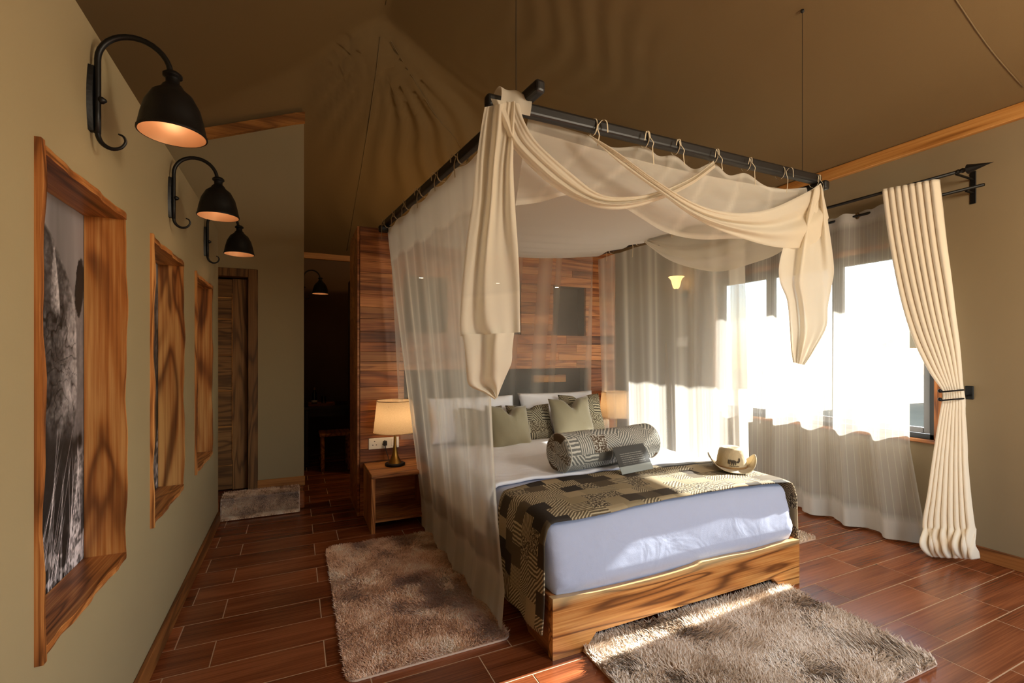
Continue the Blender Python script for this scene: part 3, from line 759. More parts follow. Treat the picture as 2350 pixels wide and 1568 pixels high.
sp_ = [(2.043, .297), (4.48, .297), (4.48, 0), (4.25, 0), (4.17, .08), (2.35, .08), (2.27, 0), (2.043, 0)]
M_rail = wood('dark_teak_rail', S(84, 42, 18), S(142, 84, 40), S(178, 118, 66), 'Y', .9, .4, 1.0, 6, .05)
obj('side_rail', prism(sp_, lambda a, b: (1.147, a, b), lambda a, b: (1.185, a, b)), M_rail, bed)
obj('side_rail', prism(sp_, lambda a, b: (2.96, a, b), lambda a, b: (2.997, a, b)), M_rail, bed)
obj('head_rail', gbox(1.19, 2.955, 4.44, 4.48, .08, .297), M_rail, bed)
obj('slat_base', gbox(1.19, 2.955, 2.05, 4.43, .085, .112), M_dark, bed)

def soft_box(x0, x1, y0, y1, z0, z1, b, nx, ny, nz, shape):
    """closed rounded box with enough vertices to be shaped"""
    bm = bmesh.new(); idx = {}
    def vert(i, j, k):
        if (i, j, k) not in idx:
            p = Vector((x0+(x1-x0)*i/nx, y0+(y1-y0)*j/ny, z0+(z1-z0)*k/nz))
            q = Vector((min(max(p.x, x0+b), x1-b), min(max(p.y, y0+b), y1-b), min(max(p.z, z0+b), z1-b)))
            d = p-q
            if d.length > 1e-6:
                m = max(abs(d.x), abs(d.y), abs(d.z)); p = q+d.normalized()*m
            idx[(i, j, k)] = bm.verts.new(shape(p))
        return idx[(i, j, k)]
    def face(a): 
        bm.faces.new(a)
    for i in range(nx):
        for j in range(ny):
            face([vert(i, j, nz), vert(i+1, j, nz), vert(i+1, j+1, nz), vert(i, j+1, nz)]); face([vert(i, j, 0), vert(i, j+1, 0), vert(i+1, j+1, 0), vert(i+1, j, 0)])
    for i in range(nx):
        for k in range(nz):
            face([vert(i, 0, k), vert(i+1, 0, k), vert(i+1, 0, k+1), vert(i, 0, k+1)]); face([vert(i, ny, k), vert(i, ny, k+1), vert(i+1, ny, k+1), vert(i+1, ny, k)])
    for j in range(ny):
        for k in range(nz):
            face([vert(0, j, k), vert(0, j, k+1), vert(0, j+1, k+1), vert(0, j+1, k)]); face([vert(nx, j, k), vert(nx, j+1, k), vert(nx, j+1, k+1), vert(nx, j, k+1)])
    return bm_geo(bm)
MX0, MX1, MY0, MY1, MZ0, MZ1 = 1.155, 3.015, 2.012, 4.45, .115, .64
def mshape(p):
    t = max(0, (p.z-.27)/(MZ1-.27))
    k = min(1, max(0, (.335-p.z)/.06))   # below the rails the mattress is tucked inside the frame
    q = Vector((min(max(p.x, 1.19), 2.955), min(max(p.y, 2.05), 4.43), p.z)); p = p*(1-k)+q*k
    fy = max(0, 1-(p.y-MY0)/.5)
    p.y += .085*t**1.5*fy
    cr = 1-min(1, ((p.x-2.085)/.95)**2)*.9
    if t > .8: p.z += .022*cr
    # pulled creases near the two foot corners
    for cx, s in ((1.17, 1), (3.0, -1)):
        d = abs(p.x-cx)
        if fy > .6 and d < .45 and .08 < t < .9:
            p.y -= .009*math.sin(26*(t*.9+d*1.6*1))*math.exp(-d/.16)*(1-t)
    p.y -= .006*fy*math.sin(p.x*5.1+1)*t*(1-t)*4
    return p
obj('mattress', soft_box(MX0, MX1, MY0, MY1, MZ0, MZ1, .075, 60, 40, 16, mshape), M_sheet, smooth=True, label='thick mattress in a crisp white fitted sheet on the teak frame', cat='mattress')

def top_z(x): return .640+.022*(1-min(1, ((x-2.085)/.95)**2)*.9)
def across(xl, zl, xr_, zr_, off, n=80):
    """path over the bed: up the left flank, across the top, down the right flank"""
    L = [(xl-.03, zl), (xl-.018, zl+.12), (xl-.006, .50), (xl+.004, .585), (xl+.035, .632)]
    R = [(xr_-.035, .632), (xr_-.004, .585), (xr_+.006, .50), (xr_+.012, zr_+.1), (xr_+.02, zr_)]
    M = [(x, top_z(x)) for x in np.linspace(xl+.10, xr_-.10, 14)]
    P = [Vector((x, 0, z+off if .6 < z else z)) for x, z in L+M+R]
    Q = catmull(P, 400)
    D = [0]
    for a, b in zip(Q[:-1], Q[1:]): D.append(D[-1]+(b-a).length)
    out = []
    for i in range(n+1):
        t = D[-1]*i/n; k = min(range(len(D)), key=lambda q: abs(D[q]-t)); out.append((Q[k].x, Q[k].z, D[k]))
    return out
def over_bed(name, path, y0f, y1f, nv, mat, label, cat, thick=.006, wob=.004, kind=None):
    n = len(path)-1; V, UV = [], []
    for j in range(nv+1):
        v = j/nv
        for i, (x, z, s) in enumerate(path):
            u = i/n; y = y0f(u)*(1-v)+y1f(u)*v
            side = 1 if z < .58 else 0
            dx = wob*2.5*math.sin(y*24+u*6)*side*min(1, (.6-z)*3)*(1 if x > 2 else -1)*.8
            dz = wob*(math.sin(y*13+x*7)*.5+math.sin(x*23-y*9)*.4)*(0 if side else 1)
            zz = z
            if not side and y < 2.16: zz -= .5*(2.16-y)*max(0, (2.16-y))*3.0     # eases down over the foot edge
            V.append((x+dx, y, zz+dz)); UV.append((s, y))
    F = [(j*(n+1)+i, j*(n+1)+i+1, (j+1)*(n+1)+i+1, (j+1)*(n+1)+i) for j in range(nv) for i in range(n)]
    o = obj(name, (V, F), mat, smooth=True, label=label, cat=cat, uv=UV)
    md = o.modifiers.new('thickness', 'SOLIDIFY'); md.thickness = thick; md.offset = 1
    return o
over_bed('duvet', across(1.135, .34, 3.035, .36, .010), lambda u: 2.80-.10*u+.01*math.sin(u*30), lambda u: 4.02, 40, M_duvet, 'smooth white duvet between the pillows and the bolster', 'duvet', .016, .006)
over_bed('bed_runner', across(1.128, .115, 3.045, .17, .022, 110), lambda u: 2.035+.02*math.exp(-((u-.2)/.05)**2)+.04*math.exp(-((u-.6)/.3)**2), lambda u: 2.555+.14*min(1, u/.3)-.04*max(0, u-.7)/.3, 26, M_run, 'brown patchwork bed runner draped across the foot of the bed', 'runner', .006, .004)

# pillows
def pillow_geo(wd, ht, th, chop=0.0, n=26, seed=0, pin=.06):
    r = random.Random(seed); ph = [r.uniform(0, 6) for _ in range(4)]
    V, F, UV = [], [], []
    for s in (1, -1):
        for j in range(n+1):
            for i in range(n+1):
                u, v = -1+2*i/n, -1+2*j/n
                x = wd/2*u*(1-pin*(1-v*v)*abs(u)); z = ht/2*v*(1-pin*(1-u*u)*abs(v))
                p = max(0, (1-u**4)*(1-v**4))**.55
                y = s*th/2*p*(1+.10*math.sin(3*u+ph[0])*math.sin(3*v+ph[1]))
                y += .010*math.sin(9*u+5*v+ph[2])*p*(1-p)*2
                if chop > 0 and v > -.2:
                    c = math.exp(-(u/.26)**2)*((v+.2)/1.2)**1.5
                    z -= chop*c; y *= 1+.45*c*(1 if abs(u) > .1 else .2); y += s*.012*math.cos(u*14)*c
                V.append((x, y, z)); UV.append((x, z))
    m = (n+1)*(n+1)
    for j in range(n):
        for i in range(n):
            a = j*(n+1)+i; q = (a, a+1, a+n+2, a+n+1); F.append(q[::-1]); F.append(tuple(k+m for k in q))
    bm = bmesh.new(); vs = [bm.verts.new(v) for v in V]; bm.verts.index_update()
    for f in F: bm.faces.new([vs[i] for i in f])
    uvd = {tuple(round(c, 5) for c in v): q for v, q in zip(V, UV)}
    bmesh.ops.remove_doubles(bm, verts=bm.verts[:], dist=1e-5); bm.verts.ensure_lookup_table()
    uv2 = [uvd.get(tuple(round(c, 5) for c in v.co), (v.co.x, v.co.z)) for v in bm.verts]
    return bm_geo(bm), uv2
def cushion(name, label, cat, loc, wd, ht, th, tilt, yaw, mat, chop=0, seed=0, group=None, pin=.06, roll=0):
    g, uv = pillow_geo(wd, ht, th, chop, 26, seed, pin)
    o = obj(name, g, mat, smooth=True, label=label, cat=cat, group=group, uv=uv)
    o.location = loc; o.rotation_euler = (-tilt, roll, yaw); return o
PZ = .676
cushion('pillow', 'white pillow propped on the left half of the headboard behind the netting', 'pillow', (1.60, 4.36, PZ+.195), .93, .46, .17, .36, 0, M_duvet, 0, 1, 'white sleeping pillows', .05)
cushion('pillow', 'white pillow propped on the right half of the headboard', 'pillow', (2.58, 4.37, PZ+.205), .93, .46, .17, .32, 0, M_duvet, 0, 2, 'white sleeping pillows', .05)
cushion('cushion', 'patterned cushion at the left partly behind the netting', 'cushion', (1.62, 4.14, PZ+.145), .46, .40, .15, .42, .06, M_cush, .05, 3, 'patterned cushions')
cushion('cushion', 'patterned cushion in the middle between the two olive cushions', 'cushion', (2.13, 4.17, PZ+.14), .48, .40, .15, .42, -.05, M_cush, .04, 4, 'patterned cushions')
cushion('cushion', 'patterned cushion peeking out behind the right olive cushion', 'cushion', (2.74, 4.17, PZ+.19), .50, .46, .16, .34, -.04, M_cush, .07, 5, 'patterned cushions')
cushion('cushion', 'plain olive velvet cushion at the left with a dented top', 'cushion', (1.80, 3.96, PZ+.155), .46, .42, .16, .38, .14, M_olive, .09, 6, 'olive velvet cushions', .07, .06)
cushion('cushion', 'plain olive velvet cushion at the right standing behind the bolster', 'cushion', (2.49, 3.97, PZ+.185), .46, .45, .16, .30, -.02, M_olive, .10, 7, 'olive velvet cushions', .07, -.03)

# bolster
A, B = Vector((1.66, 2.82, PZ+.142)), Vector((2.53, 2.93, PZ+.142))
ax = (B-A).normalized(); up = Vector((0,0,1)); sdv = ax.cross(up).normalized(); BR = .135; BL = (B-A).length
bol = thing('bolster', 'large round patterned bolster cushion lying across the bed', 'bolster', (2.09, 2.87, PZ))
def bpt(u, v):
    prof_ = [(-.02, .0), (-.02, .55), (-.012, .9), (0.0, 1.0)]
    s = u*1.0
    if s < .14: k = s/.14; r = BR*math.sin(k*PI/2)**.55; d = -.022*(1-k*k)
    elif s > .86: k = (1-s)/.14; r = BR*math.sin(max(0, k)*PI/2)**.55; d = BL+.022*(1-k*k)
    else:
        d = BL*(s-.14)/.72; r = BR*(1+.02*math.sin(d*9)+.012*math.sin(d*23+v*6))
    a = v*2*PI
    z = math.sin(a); zz = z*r
    if zz < -.118: zz = -.118-(-.118-zz)*.35
    return A+ax*d+sdv*math.cos(a)*r*1.02+up*zz
g = ggrid(bpt, 60, 40)
uv = []
for j in range(41):
    for i in range(61): 
        u = i/60; uv.append(((u*1.05), j/40*.85))
obj('body', g, M_bol, bol, True, uv=uv)
for d in (0.004, BL-.004):
    ring = [A+ax*d+sdv*math.cos(a)*BR*1.02+up*max(-.121, math.sin(a)*BR) for a in np.linspace(0, 2*PI, 41)]
    obj('piping', gtube(ring, .005, 6), M_bol, bol, True)

# printed card leaning on the bolster
def card_mat():
    m, nt, out = mat_new('printed_card')
    b = nt.nodes.new('ShaderNodeBsdfPrincipled'); nt.links.new(b.outputs[0], out.inputs[0]); b.inputs['Roughness'].default_value = .3
    tc = nt.nodes.new('ShaderNodeTexCoord'); sx = nt.nodes.new('ShaderNodeSeparateXYZ'); nt.links.new(tc.outputs['UV'], sx.inputs[0])
    u, v = sx.outputs[0], sx.outputs[1]
    ln = math_(nt, 'GREATER_THAN', math_(nt, 'SINE', math_(nt, 'MULTIPLY', v, 2*PI*13)), .62)
    cb = nt.nodes.new('ShaderNodeCombineXYZ'); nt.links.new(math_(nt, 'MULTIPLY', u, 42), cb.inputs[0]); nt.links.new(math_(nt, 'FLOOR', math_(nt, 'MULTIPLY', v, 13)), cb.inputs[1])
    n = nd(nt, 'ShaderNodeTexNoise', Scale=1.0); nt.links.new(cb.outputs[0], n.inputs['Vector'])
    wd = math_(nt, 'GREATER_THAN', n.outputs[0], .46)
    inx = math_(nt, 'LESS_THAN', math_(nt, 'ABSOLUTE', math_(nt, 'SUBTRACT', u, .5)), .36)
    iny = math_(nt, 'LESS_THAN', math_(nt, 'ABSOLUTE', math_(nt, 'SUBTRACT', v, .55)), .22)
    f = math_(nt, 'MULTIPLY', math_(nt, 'MULTIPLY', ln, wd), math_(nt, 'MULTIPLY', inx, iny))
    c = mix_(nt, math_(nt, 'LESS_THAN', v, .26), S(62, 62, 60), S(150, 154, 148))  # pale lower band is a gloss reflection painted into the card colour
    nt.links.new(mix_(nt, f, c, S(150, 148, 140)), b.inputs['Base Color']); return m
bl, br = Vector((2.00, 2.555, .694)), Vector((2.31, 2.602, .694))
tl_, tr_ = bl+Vector((-.012, .095, .165)), br+Vector((-.012, .095, .165))
nrm = (br-bl).cross(tl_-bl).normalized()*.004
obj('printed_card', ([tuple(p) for p in (bl, br, tr_, tl_, bl-nrm, br-nrm, tr_-nrm, tl_-nrm)], [(0,1,2,3), (7,6,5,4), (0,4,5,1), (1,5,6,2), (2,6,7,3), (3,7,4,0)]), card_mat(), uv=[(0,0), (1,0), (1,1), (0,1)]*2, label='dark printed card with fine text leaning against the bolster', cat='card')

# hat
HC = Vector((2.86, 2.41, .690)); hat = thing('bush_hat', 'beige suede bush hat with upturned brim on the runner', 'hat', tuple(HC), -.72)
def brim(u, v):
    a = u*2*PI; r0, r1 = .094, .174; r = r0+(r1-r0)*v
    side = abs(math.cos(a))**3
    lift = .085*side*v**1.5+.010*math.sin(2*a+.7)*v
    x = math.cos(a)*(r*(1-.16*side*v))*1.08; y = math.sin(a)*r*1.02
    return (x, y, .006+lift-.004*v*(1-side))
o = obj('brim', ggrid(brim, 64, 10), M_hat, hat, True, world=False)
md = o.modifiers.new('thickness', 'SOLIDIFY'); md.thickness = .004
def crown(u, v):
    a = u*2*PI
    prof_ = [(.102, .0), (.100, .03), (.095, .07), (.088, .105), (.080, .130), (.064, .142), (.036, .136), (.0, .124)]
    t = v*(len(prof_)-1); k = min(int(t), len(prof_)-2); f = t-k
    r = prof_[k][0]*(1-f)+prof_[k+1][0]*f; z = prof_[k][1]*(1-f)+prof_[k+1][1]*f
    pinch = 1-.16*max(0, v-.35)*(abs(math.cos(a-PI/2-.55))**6+abs(math.cos(a-PI/2+.55))**6)
    return (math.cos(a)*r*pinch, math.sin(a)*r*1.12*pinch, .006+z-.018*max(0, v-.5)*abs(math.cos(a))**4)
obj('crown', ggrid(crown, 48, 28), M_hat, hat, True, world=False)
obj('hat_band', xf(glathe([(.1035, .004), (.1035, .016), (.101, .018)], 40, (0, 0, .004)), (0,0,0), (0,0,0), (1, 1.12, 1)), M_hatin, hat, True, world=False)
# dark printed emblem on the front of the crown: a grazing animal under a branch, with a strip of letters too small to read
def front(x, z):
    r = .0985-.09*(z-.05)*.9; a = -PI/2+x/r
    return (math.cos(a)*(r+.003), math.sin(a)*(r+.003)*1.12, z)
em = []
def blob(cx, cz, rx, rz): 
    n = 12; V = [front(cx, cz)]+[front(cx+rx*math.cos(2*PI*i/n), cz+rz*math.sin(2*PI*i/n)) for i in range(n)]
    em.append((V, [(0, 1+i, 1+(i+1) % n) for i in range(n)]))
for b_ in [(-.004, .062, .020, .011), (-.022, .068, .008, .007), (-.016, .050, .004, .014), (-.003, .050, .004, .014), (.010, .052, .004, .013), (.026, .060, .009, .007), (.034, .074, .006, .014), (-.034, .060, .004, .016), (-.028, .050, .003, .010)]: blob(*b_)
for i in range(9): blob(-.030+i*.0075, .030+.002*(i % 2), .0024, .0034)
obj('emblem', join(*em), M_ink, hat, world=False, label='dark printed emblem')
obj('chin_cord', gtube(catmull([(-.09, -.02, .05), (-.12, -.05, .03), (-.13, -.08, .02), (-.10, -.12, .012)], 12), .0025, 6), M_hatin, hat, True, world=False)

# =================================================================== CANOPY FRAME
cf = thing('canopy_frame', 'charcoal timber canopy frame hung on wires over the bed', 'canopy frame', (2.0, 3.2, 2.6))
def bar(p, q, wd=.052, ht=.062):
    p, q = Vector(p), Vector(q); d = q-p; L = d.length; m = d.to_track_quat('X', 'Z').to_matrix()
    g = gbox(0, L, -wd/2, wd/2, -ht/2, ht/2, .016, 3)
    return [tuple(p+m @ Vector(v)) for v in g[0]], g[1]
ZB = 2.665
FB0, FB1 = Vector((.79, 2.0, ZB)), Vector((3.20, 2.0, ZB+.012))
LB0, LB1 = Vector((1.005, 1.86, ZB+.05)), Vector((.755, 4.49, ZB+.05))
RB0, RB1 = Vector((3.185, 1.93, ZB-.04)), Vector((3.10, 4.50, ZB-.01))
BB0, BB1 = Vector((.69, 4.40, ZB-.01)), Vector((3.18, 4.40, ZB+.03))
obj('front_bar', bar(FB0, FB1), M_bar, cf); obj('side_bar', bar(LB0, LB1), M_bar, cf)
obj('side_bar', bar(RB0, RB1), M_bar, cf); obj('rear_bar', bar(BB0, BB1), M_bar, cf)
for x, y in ((3.03, 2.0), (.945, 2.0)):
    zt = roof(x, y)-.01
    obj('wire', gtube([(x, y, ZB+.03), (x, y, zt)], .0017, 5), M_bar, cf)
    obj('wire_eyelet', gsphere((x, y, zt), .012, 8, 6), M_bar, cf)

# =================================================================== MOSQUITO NET
net = thing('mosquito_net', 'cream mosquito net tied to the canopy frame around the bed', 'mosquito net', (2.0, 3.2, 2.5))
# top cloth sagging between the bars
def roofcloth(u, v):
    fl, fr, rl, rr = Vector((1.02, 2.05, ZB-.06)), Vector((3.12, 2.05, ZB-.06)), Vector((.79, 4.38, ZB-.06)), Vector((3.07, 4.38, ZB-.05))
    p = (fl*(1-u)+fr*u)*(1-v)+(rl*(1-u)+rr*u)*v
    s = 4*u*(1-u)*(.35+.65*v)*.10+4*v*(1-v)*.07*4*u*(1-u)
    e = math.exp(-u/.05)+math.exp(-(1-u)/.05)
    return (p.x, p.y, p.z-s-.010*math.sin((u*.35+v)*60+5*math.sin(u*4))*4*v*(1-v)*math.exp(-((v-.75)/.3)**2)-.012*e*math.sin(v*40))
g = ggrid(roofcloth, 80, 70); obj('top_cloth', g, M_roofc, net, True, dens=[1.0]*len(g[0]))

def ridges(u, n, s):
    return max(0, math.sin(2*PI*n*u+s))**6+.6*max(0, math.sin(2*PI*n*1.7*u+2.1*s))**8
def side_net_left(u, v):
    # u: 0 at the head of the bed .. 1 at the front edge; v: 0 top .. 1 floor
    yt = 4.40+(2.44-4.40)*u; xt = LB0.x+(LB1.x-LB0.x)*(yt-LB0.y)/(LB1.y-LB0.y); zt = ZB+.0+.0-.022*math.sin(u*PI*5)**2
    yb = 4.13+(2.30-4.13)*u; xb = 1.035+.045*u**3
    f = v**1.1
    x = xt*(1-f)+xb*f; y = yt*(1-v)+yb*v if u < .8 else None
    if y is None:
        k = (u-.8)/.2; e = v**6 if True else v
        y = yt+((yb-yt)*v)*(1-k)+((yb-yt)*e)*k
    z = zt*(1-v)+.012*v
    a = .005+.010*v
    x += a*math.sin(2*PI*(4.5*u+.25*v)+.6)+.5*a*math.sin(2*PI*(9.3*u)+1+2*v)
    y += .02*math.sin(2*PI*5*u+2)*v
    if v > .93: x -= .05*(v-.93)/.07*(.4+.6*u)
    return (x, y, z)
def dens_left(u, v):
    d = 1.0+.55*ridges(u, 5, .6)*(1-.4*v)
    if v < .115: d += .9
    if v > .90: d += .8
    if u > .965 or u < .02: d += 1.0
    return d
def netpart(name, fn, df, nu, nv, mat, label=None):
    g = ggrid(fn, nu, nv); d = [df(i/nu, j/nv) for j in range(nv+1) for i in range(nu+1)]
    return obj(name, g, mat, net, True, dens=d, label=label)
netpart('side_net', side_net_left, dens_left, 120, 60, M_net, 'left side net falling past the bed to the rug')
def rear_net(u, v):
    x = .80+(3.06-.80)*u; z = (ZB-.05)*(1-v)+.70*v
    return (x*(1-.0*v)+(.10*(1-u)-.02*u)*v, 4.44+.02*math.sin(2*PI*6*u+v)*v, z)
netpart('rear_net', rear_net, lambda u, v: .68+.6*ridges(u*.7+.05*v, 4, 1.2), 110, 30, M_net)
def side_net_right(u, v):
    yt = 4.38+(2.50-4.38)*u; xt = 3.09; z = (ZB-.09)*(1-v)+.015*v
    y = yt+(.0)*v; a = .008+.014*v
    return (xt+.02*v+.05*v+a*math.sin(2*PI*5.2*u+1.5*v)+.4*a*math.sin(2*PI*11*u), y+.015*math.sin(2*PI*7*u)*v, z)
netpart('side_net', side_net_right, lambda u, v: .85+.5*ridges(u, 5, .2)+(1.3 if u > .93 else 0), 120, 50, M_net, 'right side net in front of the window wall')

def rowlerp(rows, n):
    A_ = catmull([(r[0][0], r[0][1], r[2]) for r in rows], n); B_ = catmull([(r[1][0], r[1][1], r[2]) for r in rows], n)
    return A_, B_
def drape(name, rows, parent, mat, nu, nv, folds, amp, dens=1.0, plane='Y', label=None, sag=0, seed=0.0, dfun=None):
    """hanging cloth between two edge curves, with folds running along its length"""
    A_, B_ = rowlerp(rows, nv); V = []; D = []
    for j in range(nv+1):
        for i in range(nu+1):
            u = i/nu; v = j/nv
            px = A_[j].x*(1-u)+B_[j].x*u; py = A_[j].y*(1-u)+B_[j].y*u
            e = math.sin(PI*u)**.5 if 0 < u < 1 else 0
            w1 = u+.10*math.sin(2.3*v+seed)+.05*math.sin(5*u+7*v+seed)
            dd = A_[j].z-amp*(.5+.5*math.sin(2*PI*folds*.62*w1+seed))*(.3+.7*e)-amp*.42*math.sin(2*PI*folds*1.13*w1+2.3*seed+1.7*v)*e*(.4+.6*math.sin(3*v+seed)**2)-amp*.10*math.sin(2*PI*folds*2.7*w1+seed+3*v)*e*max(0, math.sin(4*v+2*u+seed))-sag*e
            V.append(tuple(pp(px, py, **{plane: dd}))); D.append(dens if dfun is None else dfun(u, v))
    F = [(j*(nu+1)+i, j*(nu+1)+i+1, (j+1)*(nu+1)+i+1, (j+1)*(nu+1)+i) for j in range(nv) for i in range(nu)]
    return obj(name, (V, F), mat, parent, True, dens=D, label=label)
# gathered front net, scalloped between its ties
tops = [(1213, 262), (1290, 292), (1353, 312), (1405, 338), (1478, 336), (1512, 358), (1550, 358), (1592, 388), (1637, 374), (1672, 402), (1712, 398), (1752, 424), (1790, 434), (1880, 428)]
lows = [(1183, 472), (1240, 464), (1300, 448), (1360, 450), (1420, 470), (1470, 500), (1520, 530), (1570, 545), (1620, 550), (1680, 548), (1730, 550), (1780, 552), (1830, 545), (1890, 500)]
drape('front_net', [(a, b, 2.06) for a, b in zip(tops, lows)], net, M_net, 24, 110, 2.5, .02, 1.25, label='gathered front net scalloped between its ties', dfun=lambda u, v: 1.2+.5*max(0, math.sin(v*44+u*5))**6+(1.1 if u > .95 else 0)+(.6 if u < .06 else 0))
# right side gathered up into a swag along the right bar
drape('side_swag', [((1478, 546), (1474, 552), 3.09), ((1540, 528), (1530, 594), 3.07), ((1600, 510), (1592, 616), 3.05), ((1660, 490), (1655, 623), 3.04), ((1720, 472), (1722, 606), 3.04), ((1790, 450), (1792, 578), 3.06), ((1850, 432), (1850, 520), 3.10)], net, M_scarf, 26, 70, 2.2, .05, .62, 'X', 'side net lifted into a swag on the right', dfun=lambda u, v: .42+.5*u)
# ties
def ribbon(pts, wd=.007):
    P = catmull(pts, 14); V = []
    for p in P: V += [(p.x-wd/2, p.y, p.z-wd*.2), (p.x+wd/2, p.y+.002, p.z+wd*.2)]
    F = [(2*i, 2*i+1, 2*i+3, 2*i+2) for i in range(14)]
    V2 = [(a, b-.0016, c) for a, b, c in V]; n = len(V)
    return V+V2, F+[tuple(k+n for k in f[::-1]) for f in F]
def tie(c, seed, d=(1, 0)):
    """ribbon looped over the bar with two loose ends"""
    r = random.Random(seed); c = Vector(c)
    y, z = .030, .036
    loop = [c+Vector((0, y*math.cos(a)*1.15, z*math.sin(a)*1.2-.006)) for a in np.linspace(0, 2*PI, 13)]
    g1 = ribbon(loop); f = c+Vector((0, -.042, -.012))
    s = r.choice((-1, 1))
    g2 = ribbon([f, f+Vector((s*.018, -.012, .022)), f+Vector((s*.040, -.016, .016)), f+Vector((s*.048, -.014, -.012-r.uniform(0, .03)))])
    g3 = ribbon([f, f+Vector((-s*.012, -.012, -.03)), f+Vector((-s*.004, -.014, -.06)), f+Vector((-s*.014, -.012, -.08-r.uniform(0, .08)))])
    return join(g1, g2, g3)
for i, px in enumerate((1362, 1480, 1550, 1637, 1712, 1790, 1868)):
    x = pp(px, 300, Y=2.0).x; obj('tie', tie((x, 2.0, ZB+.005), i), M_cord, net)
for i, y in enumerate((2.72, 3.05, 3.40, 3.75, 4.05, 4.36)):
    x = LB0.x+(LB1.x-LB0.x)*(y-LB0.y)/(LB1.y-LB0.y); g = tie((0, 0, 0), 20+i)
    obj('tie', xf(g, (x, y, ZB+.045), (0, 0, -PI/2+.1)), M_cord, net)
for i, y in enumerate((4.15, 3.72, 3.2)):
    obj('tie', xf(tie((0, 0, 0), 40+i), (3.10, y, ZB-.02), (0, 0, -PI/2)), M_cord, net)

# long muslin scarf looped over the front bar
sf = thing('muslin_scarf', 'long cream muslin scarf swagged over the front canopy bar', 'drape', (2.0, 1.95, 2.6))
drape('swag', [((1192, 238), (1126, 226), 1.955), ((1204, 280), (1148, 278), 1.93), ((1238, 332), (1172, 334), 1.93), ((1319, 404), (1258, 420), 1.93), ((1380, 446), (1345, 469), 1.93), ((1450, 451), (1420, 481), 1.94), ((1520, 437), (1502, 463), 1.95), ((1590, 405), (1582, 427), 1.965), ((1638, 368), (1642, 384), 1.965)], sf, M_scarf, 30, 90, 2.6, .035, 1.0)
drape('swag', [((1350, 308), (1358, 318), 1.955), ((1412, 345), (1427, 379), 1.92), ((1505, 413), (1513, 442), 1.90), ((1597, 467), (1597, 502), 1.89), ((1681, 488), (1681, 540), 1.89), ((1765, 480), (1787, 568), 1.89), ((1850, 442), (1868, 560), 1.90), ((1884, 420), (1902, 500), 1.93)], sf, M_scarf, 30, 90, 2.4, .035, 1.0)
# scarf where it turns over the bar
def over(u, v):
    a = PI*(1.15-1.3*v); x = .840+.155*u+.012*math.sin(v*4); r = .052+.004*math.sin(u*11+2)
    return (x, 2.0+math.cos(a)*r*1.0, ZB+.01+math.sin(a)*(r+.010)-.03*(2*v-1)**4)
g = ggrid(over, 24, 18); obj('turn_over', g, M_scarf, sf, True, dens=[1.1]*len(g[0]))
tailL = [((1112, 246), (1182, 232), 1.945), ((1103, 300), (1180, 300), 1.93), ((1092, 380), (1178, 380), 1.92), ((1084, 460), (1182, 470), 1.91), ((1070, 560), (1188, 560), 1.90), ((1061, 650), (1192, 640), 1.89), ((1055, 740), (1193, 720), 1.89), ((1057, 772), (1194, 763), 1.89)]
drape('tail', tailL, sf, M_scarf, 40, 70, 3.2, .045, 1.15, label='left hanging tail of the scarf', seed=.8, dfun=lambda u, v: 1.05+(.12 if v > .76 else 0))
drape('tail_fold', [((1060, 768), (1180, 764), 1.875), ((1066, 800), (1176, 800), 1.86), ((1070, 850), (1174, 832), 1.86), ((1076, 884), (1160, 866), 1.87), ((1110, 902), (1150, 890), 1.88), ((1136, 917), (1142, 912), 1.88)], sf, M_scarf, 30, 40, 1.8, .05, 1.2, seed=2.2)
tailR = [((1858, 440), (1886, 424), 1.93), ((1825, 500), (1897, 490), 1.92), ((1800, 560), (1908, 560), 1.91), ((1788, 610), (1914, 620), 1.91), ((1790, 648), (1908, 660), 1.91), ((1806, 690), (1900, 705), 1.91), ((1812, 750), (1896, 752), 1.91), ((1815, 800), (1866, 808), 1.91), ((1820, 832), (1846, 838), 1.92)]
drape('tail', tailR, sf, M_scarf, 34, 70, 3.0, .045, .95, label='right hanging tail of the scarf', seed=1.7, dfun=lambda u, v: 1.2-.25*max(0, v-.5)+.2*max(0, math.sin(u*19+2*v))**4)

# =================================================================== WINDOW CURTAINS
def sheer(u, v):
    y = 2.06+(4.28-2.06)*u; z = 2.745*(1-v)+.02*v
    flare = -.20*(1-u)**3*max(0, v-.72)/.28
    a = .024+.036*v
    x = 4.445+a*math.sin(2*PI*7.5*u+.7*math.sin(3*u+v))+.014*math.sin(2*PI*17*u+1)*v-.05*v
    if v < .04: z += .008*math.sin(2*PI*15*u)
    return (x, y+flare*.6, z)
NU, NV = 220, 40
g = ggrid(sheer, NU, NV)
uv = [(i/NU*2.6, 1-j/NV) for j in range(NV+1) for i in range(NU+1)]
dn = [1.0+(.9 if j/NV > .925 else 0)+(.9 if j/NV < .045 else 0) for j in range(NV+1) for i in range(NU+1)]
sh = thing('sheer_curtain', 'white striped sheer curtain across the bright window', 'curtain', (4.40, 3.1, 2.74))
obj('cloth', g, M_sheer, sh, True, uv=uv, dens=dn)
M_eye = plain('bronze_eyelet', S(120, 92, 56), .35, .9)
for i in range(15):
    u = (i+.5)/15; y = 2.085+2.195*u
    p = (4.455+.004*math.sin(i*3), y, 2.715)
    ring = [(p[0]+.008*math.cos(2*a)*0, p[1]+.024*math.cos(a)*.55, p[2]+.024*math.sin(a)) for a in np.linspace(0, 2*PI, 17)]
    obj('eyelet', gtube(ring, .006, 6, False), M_eye, sh, True)

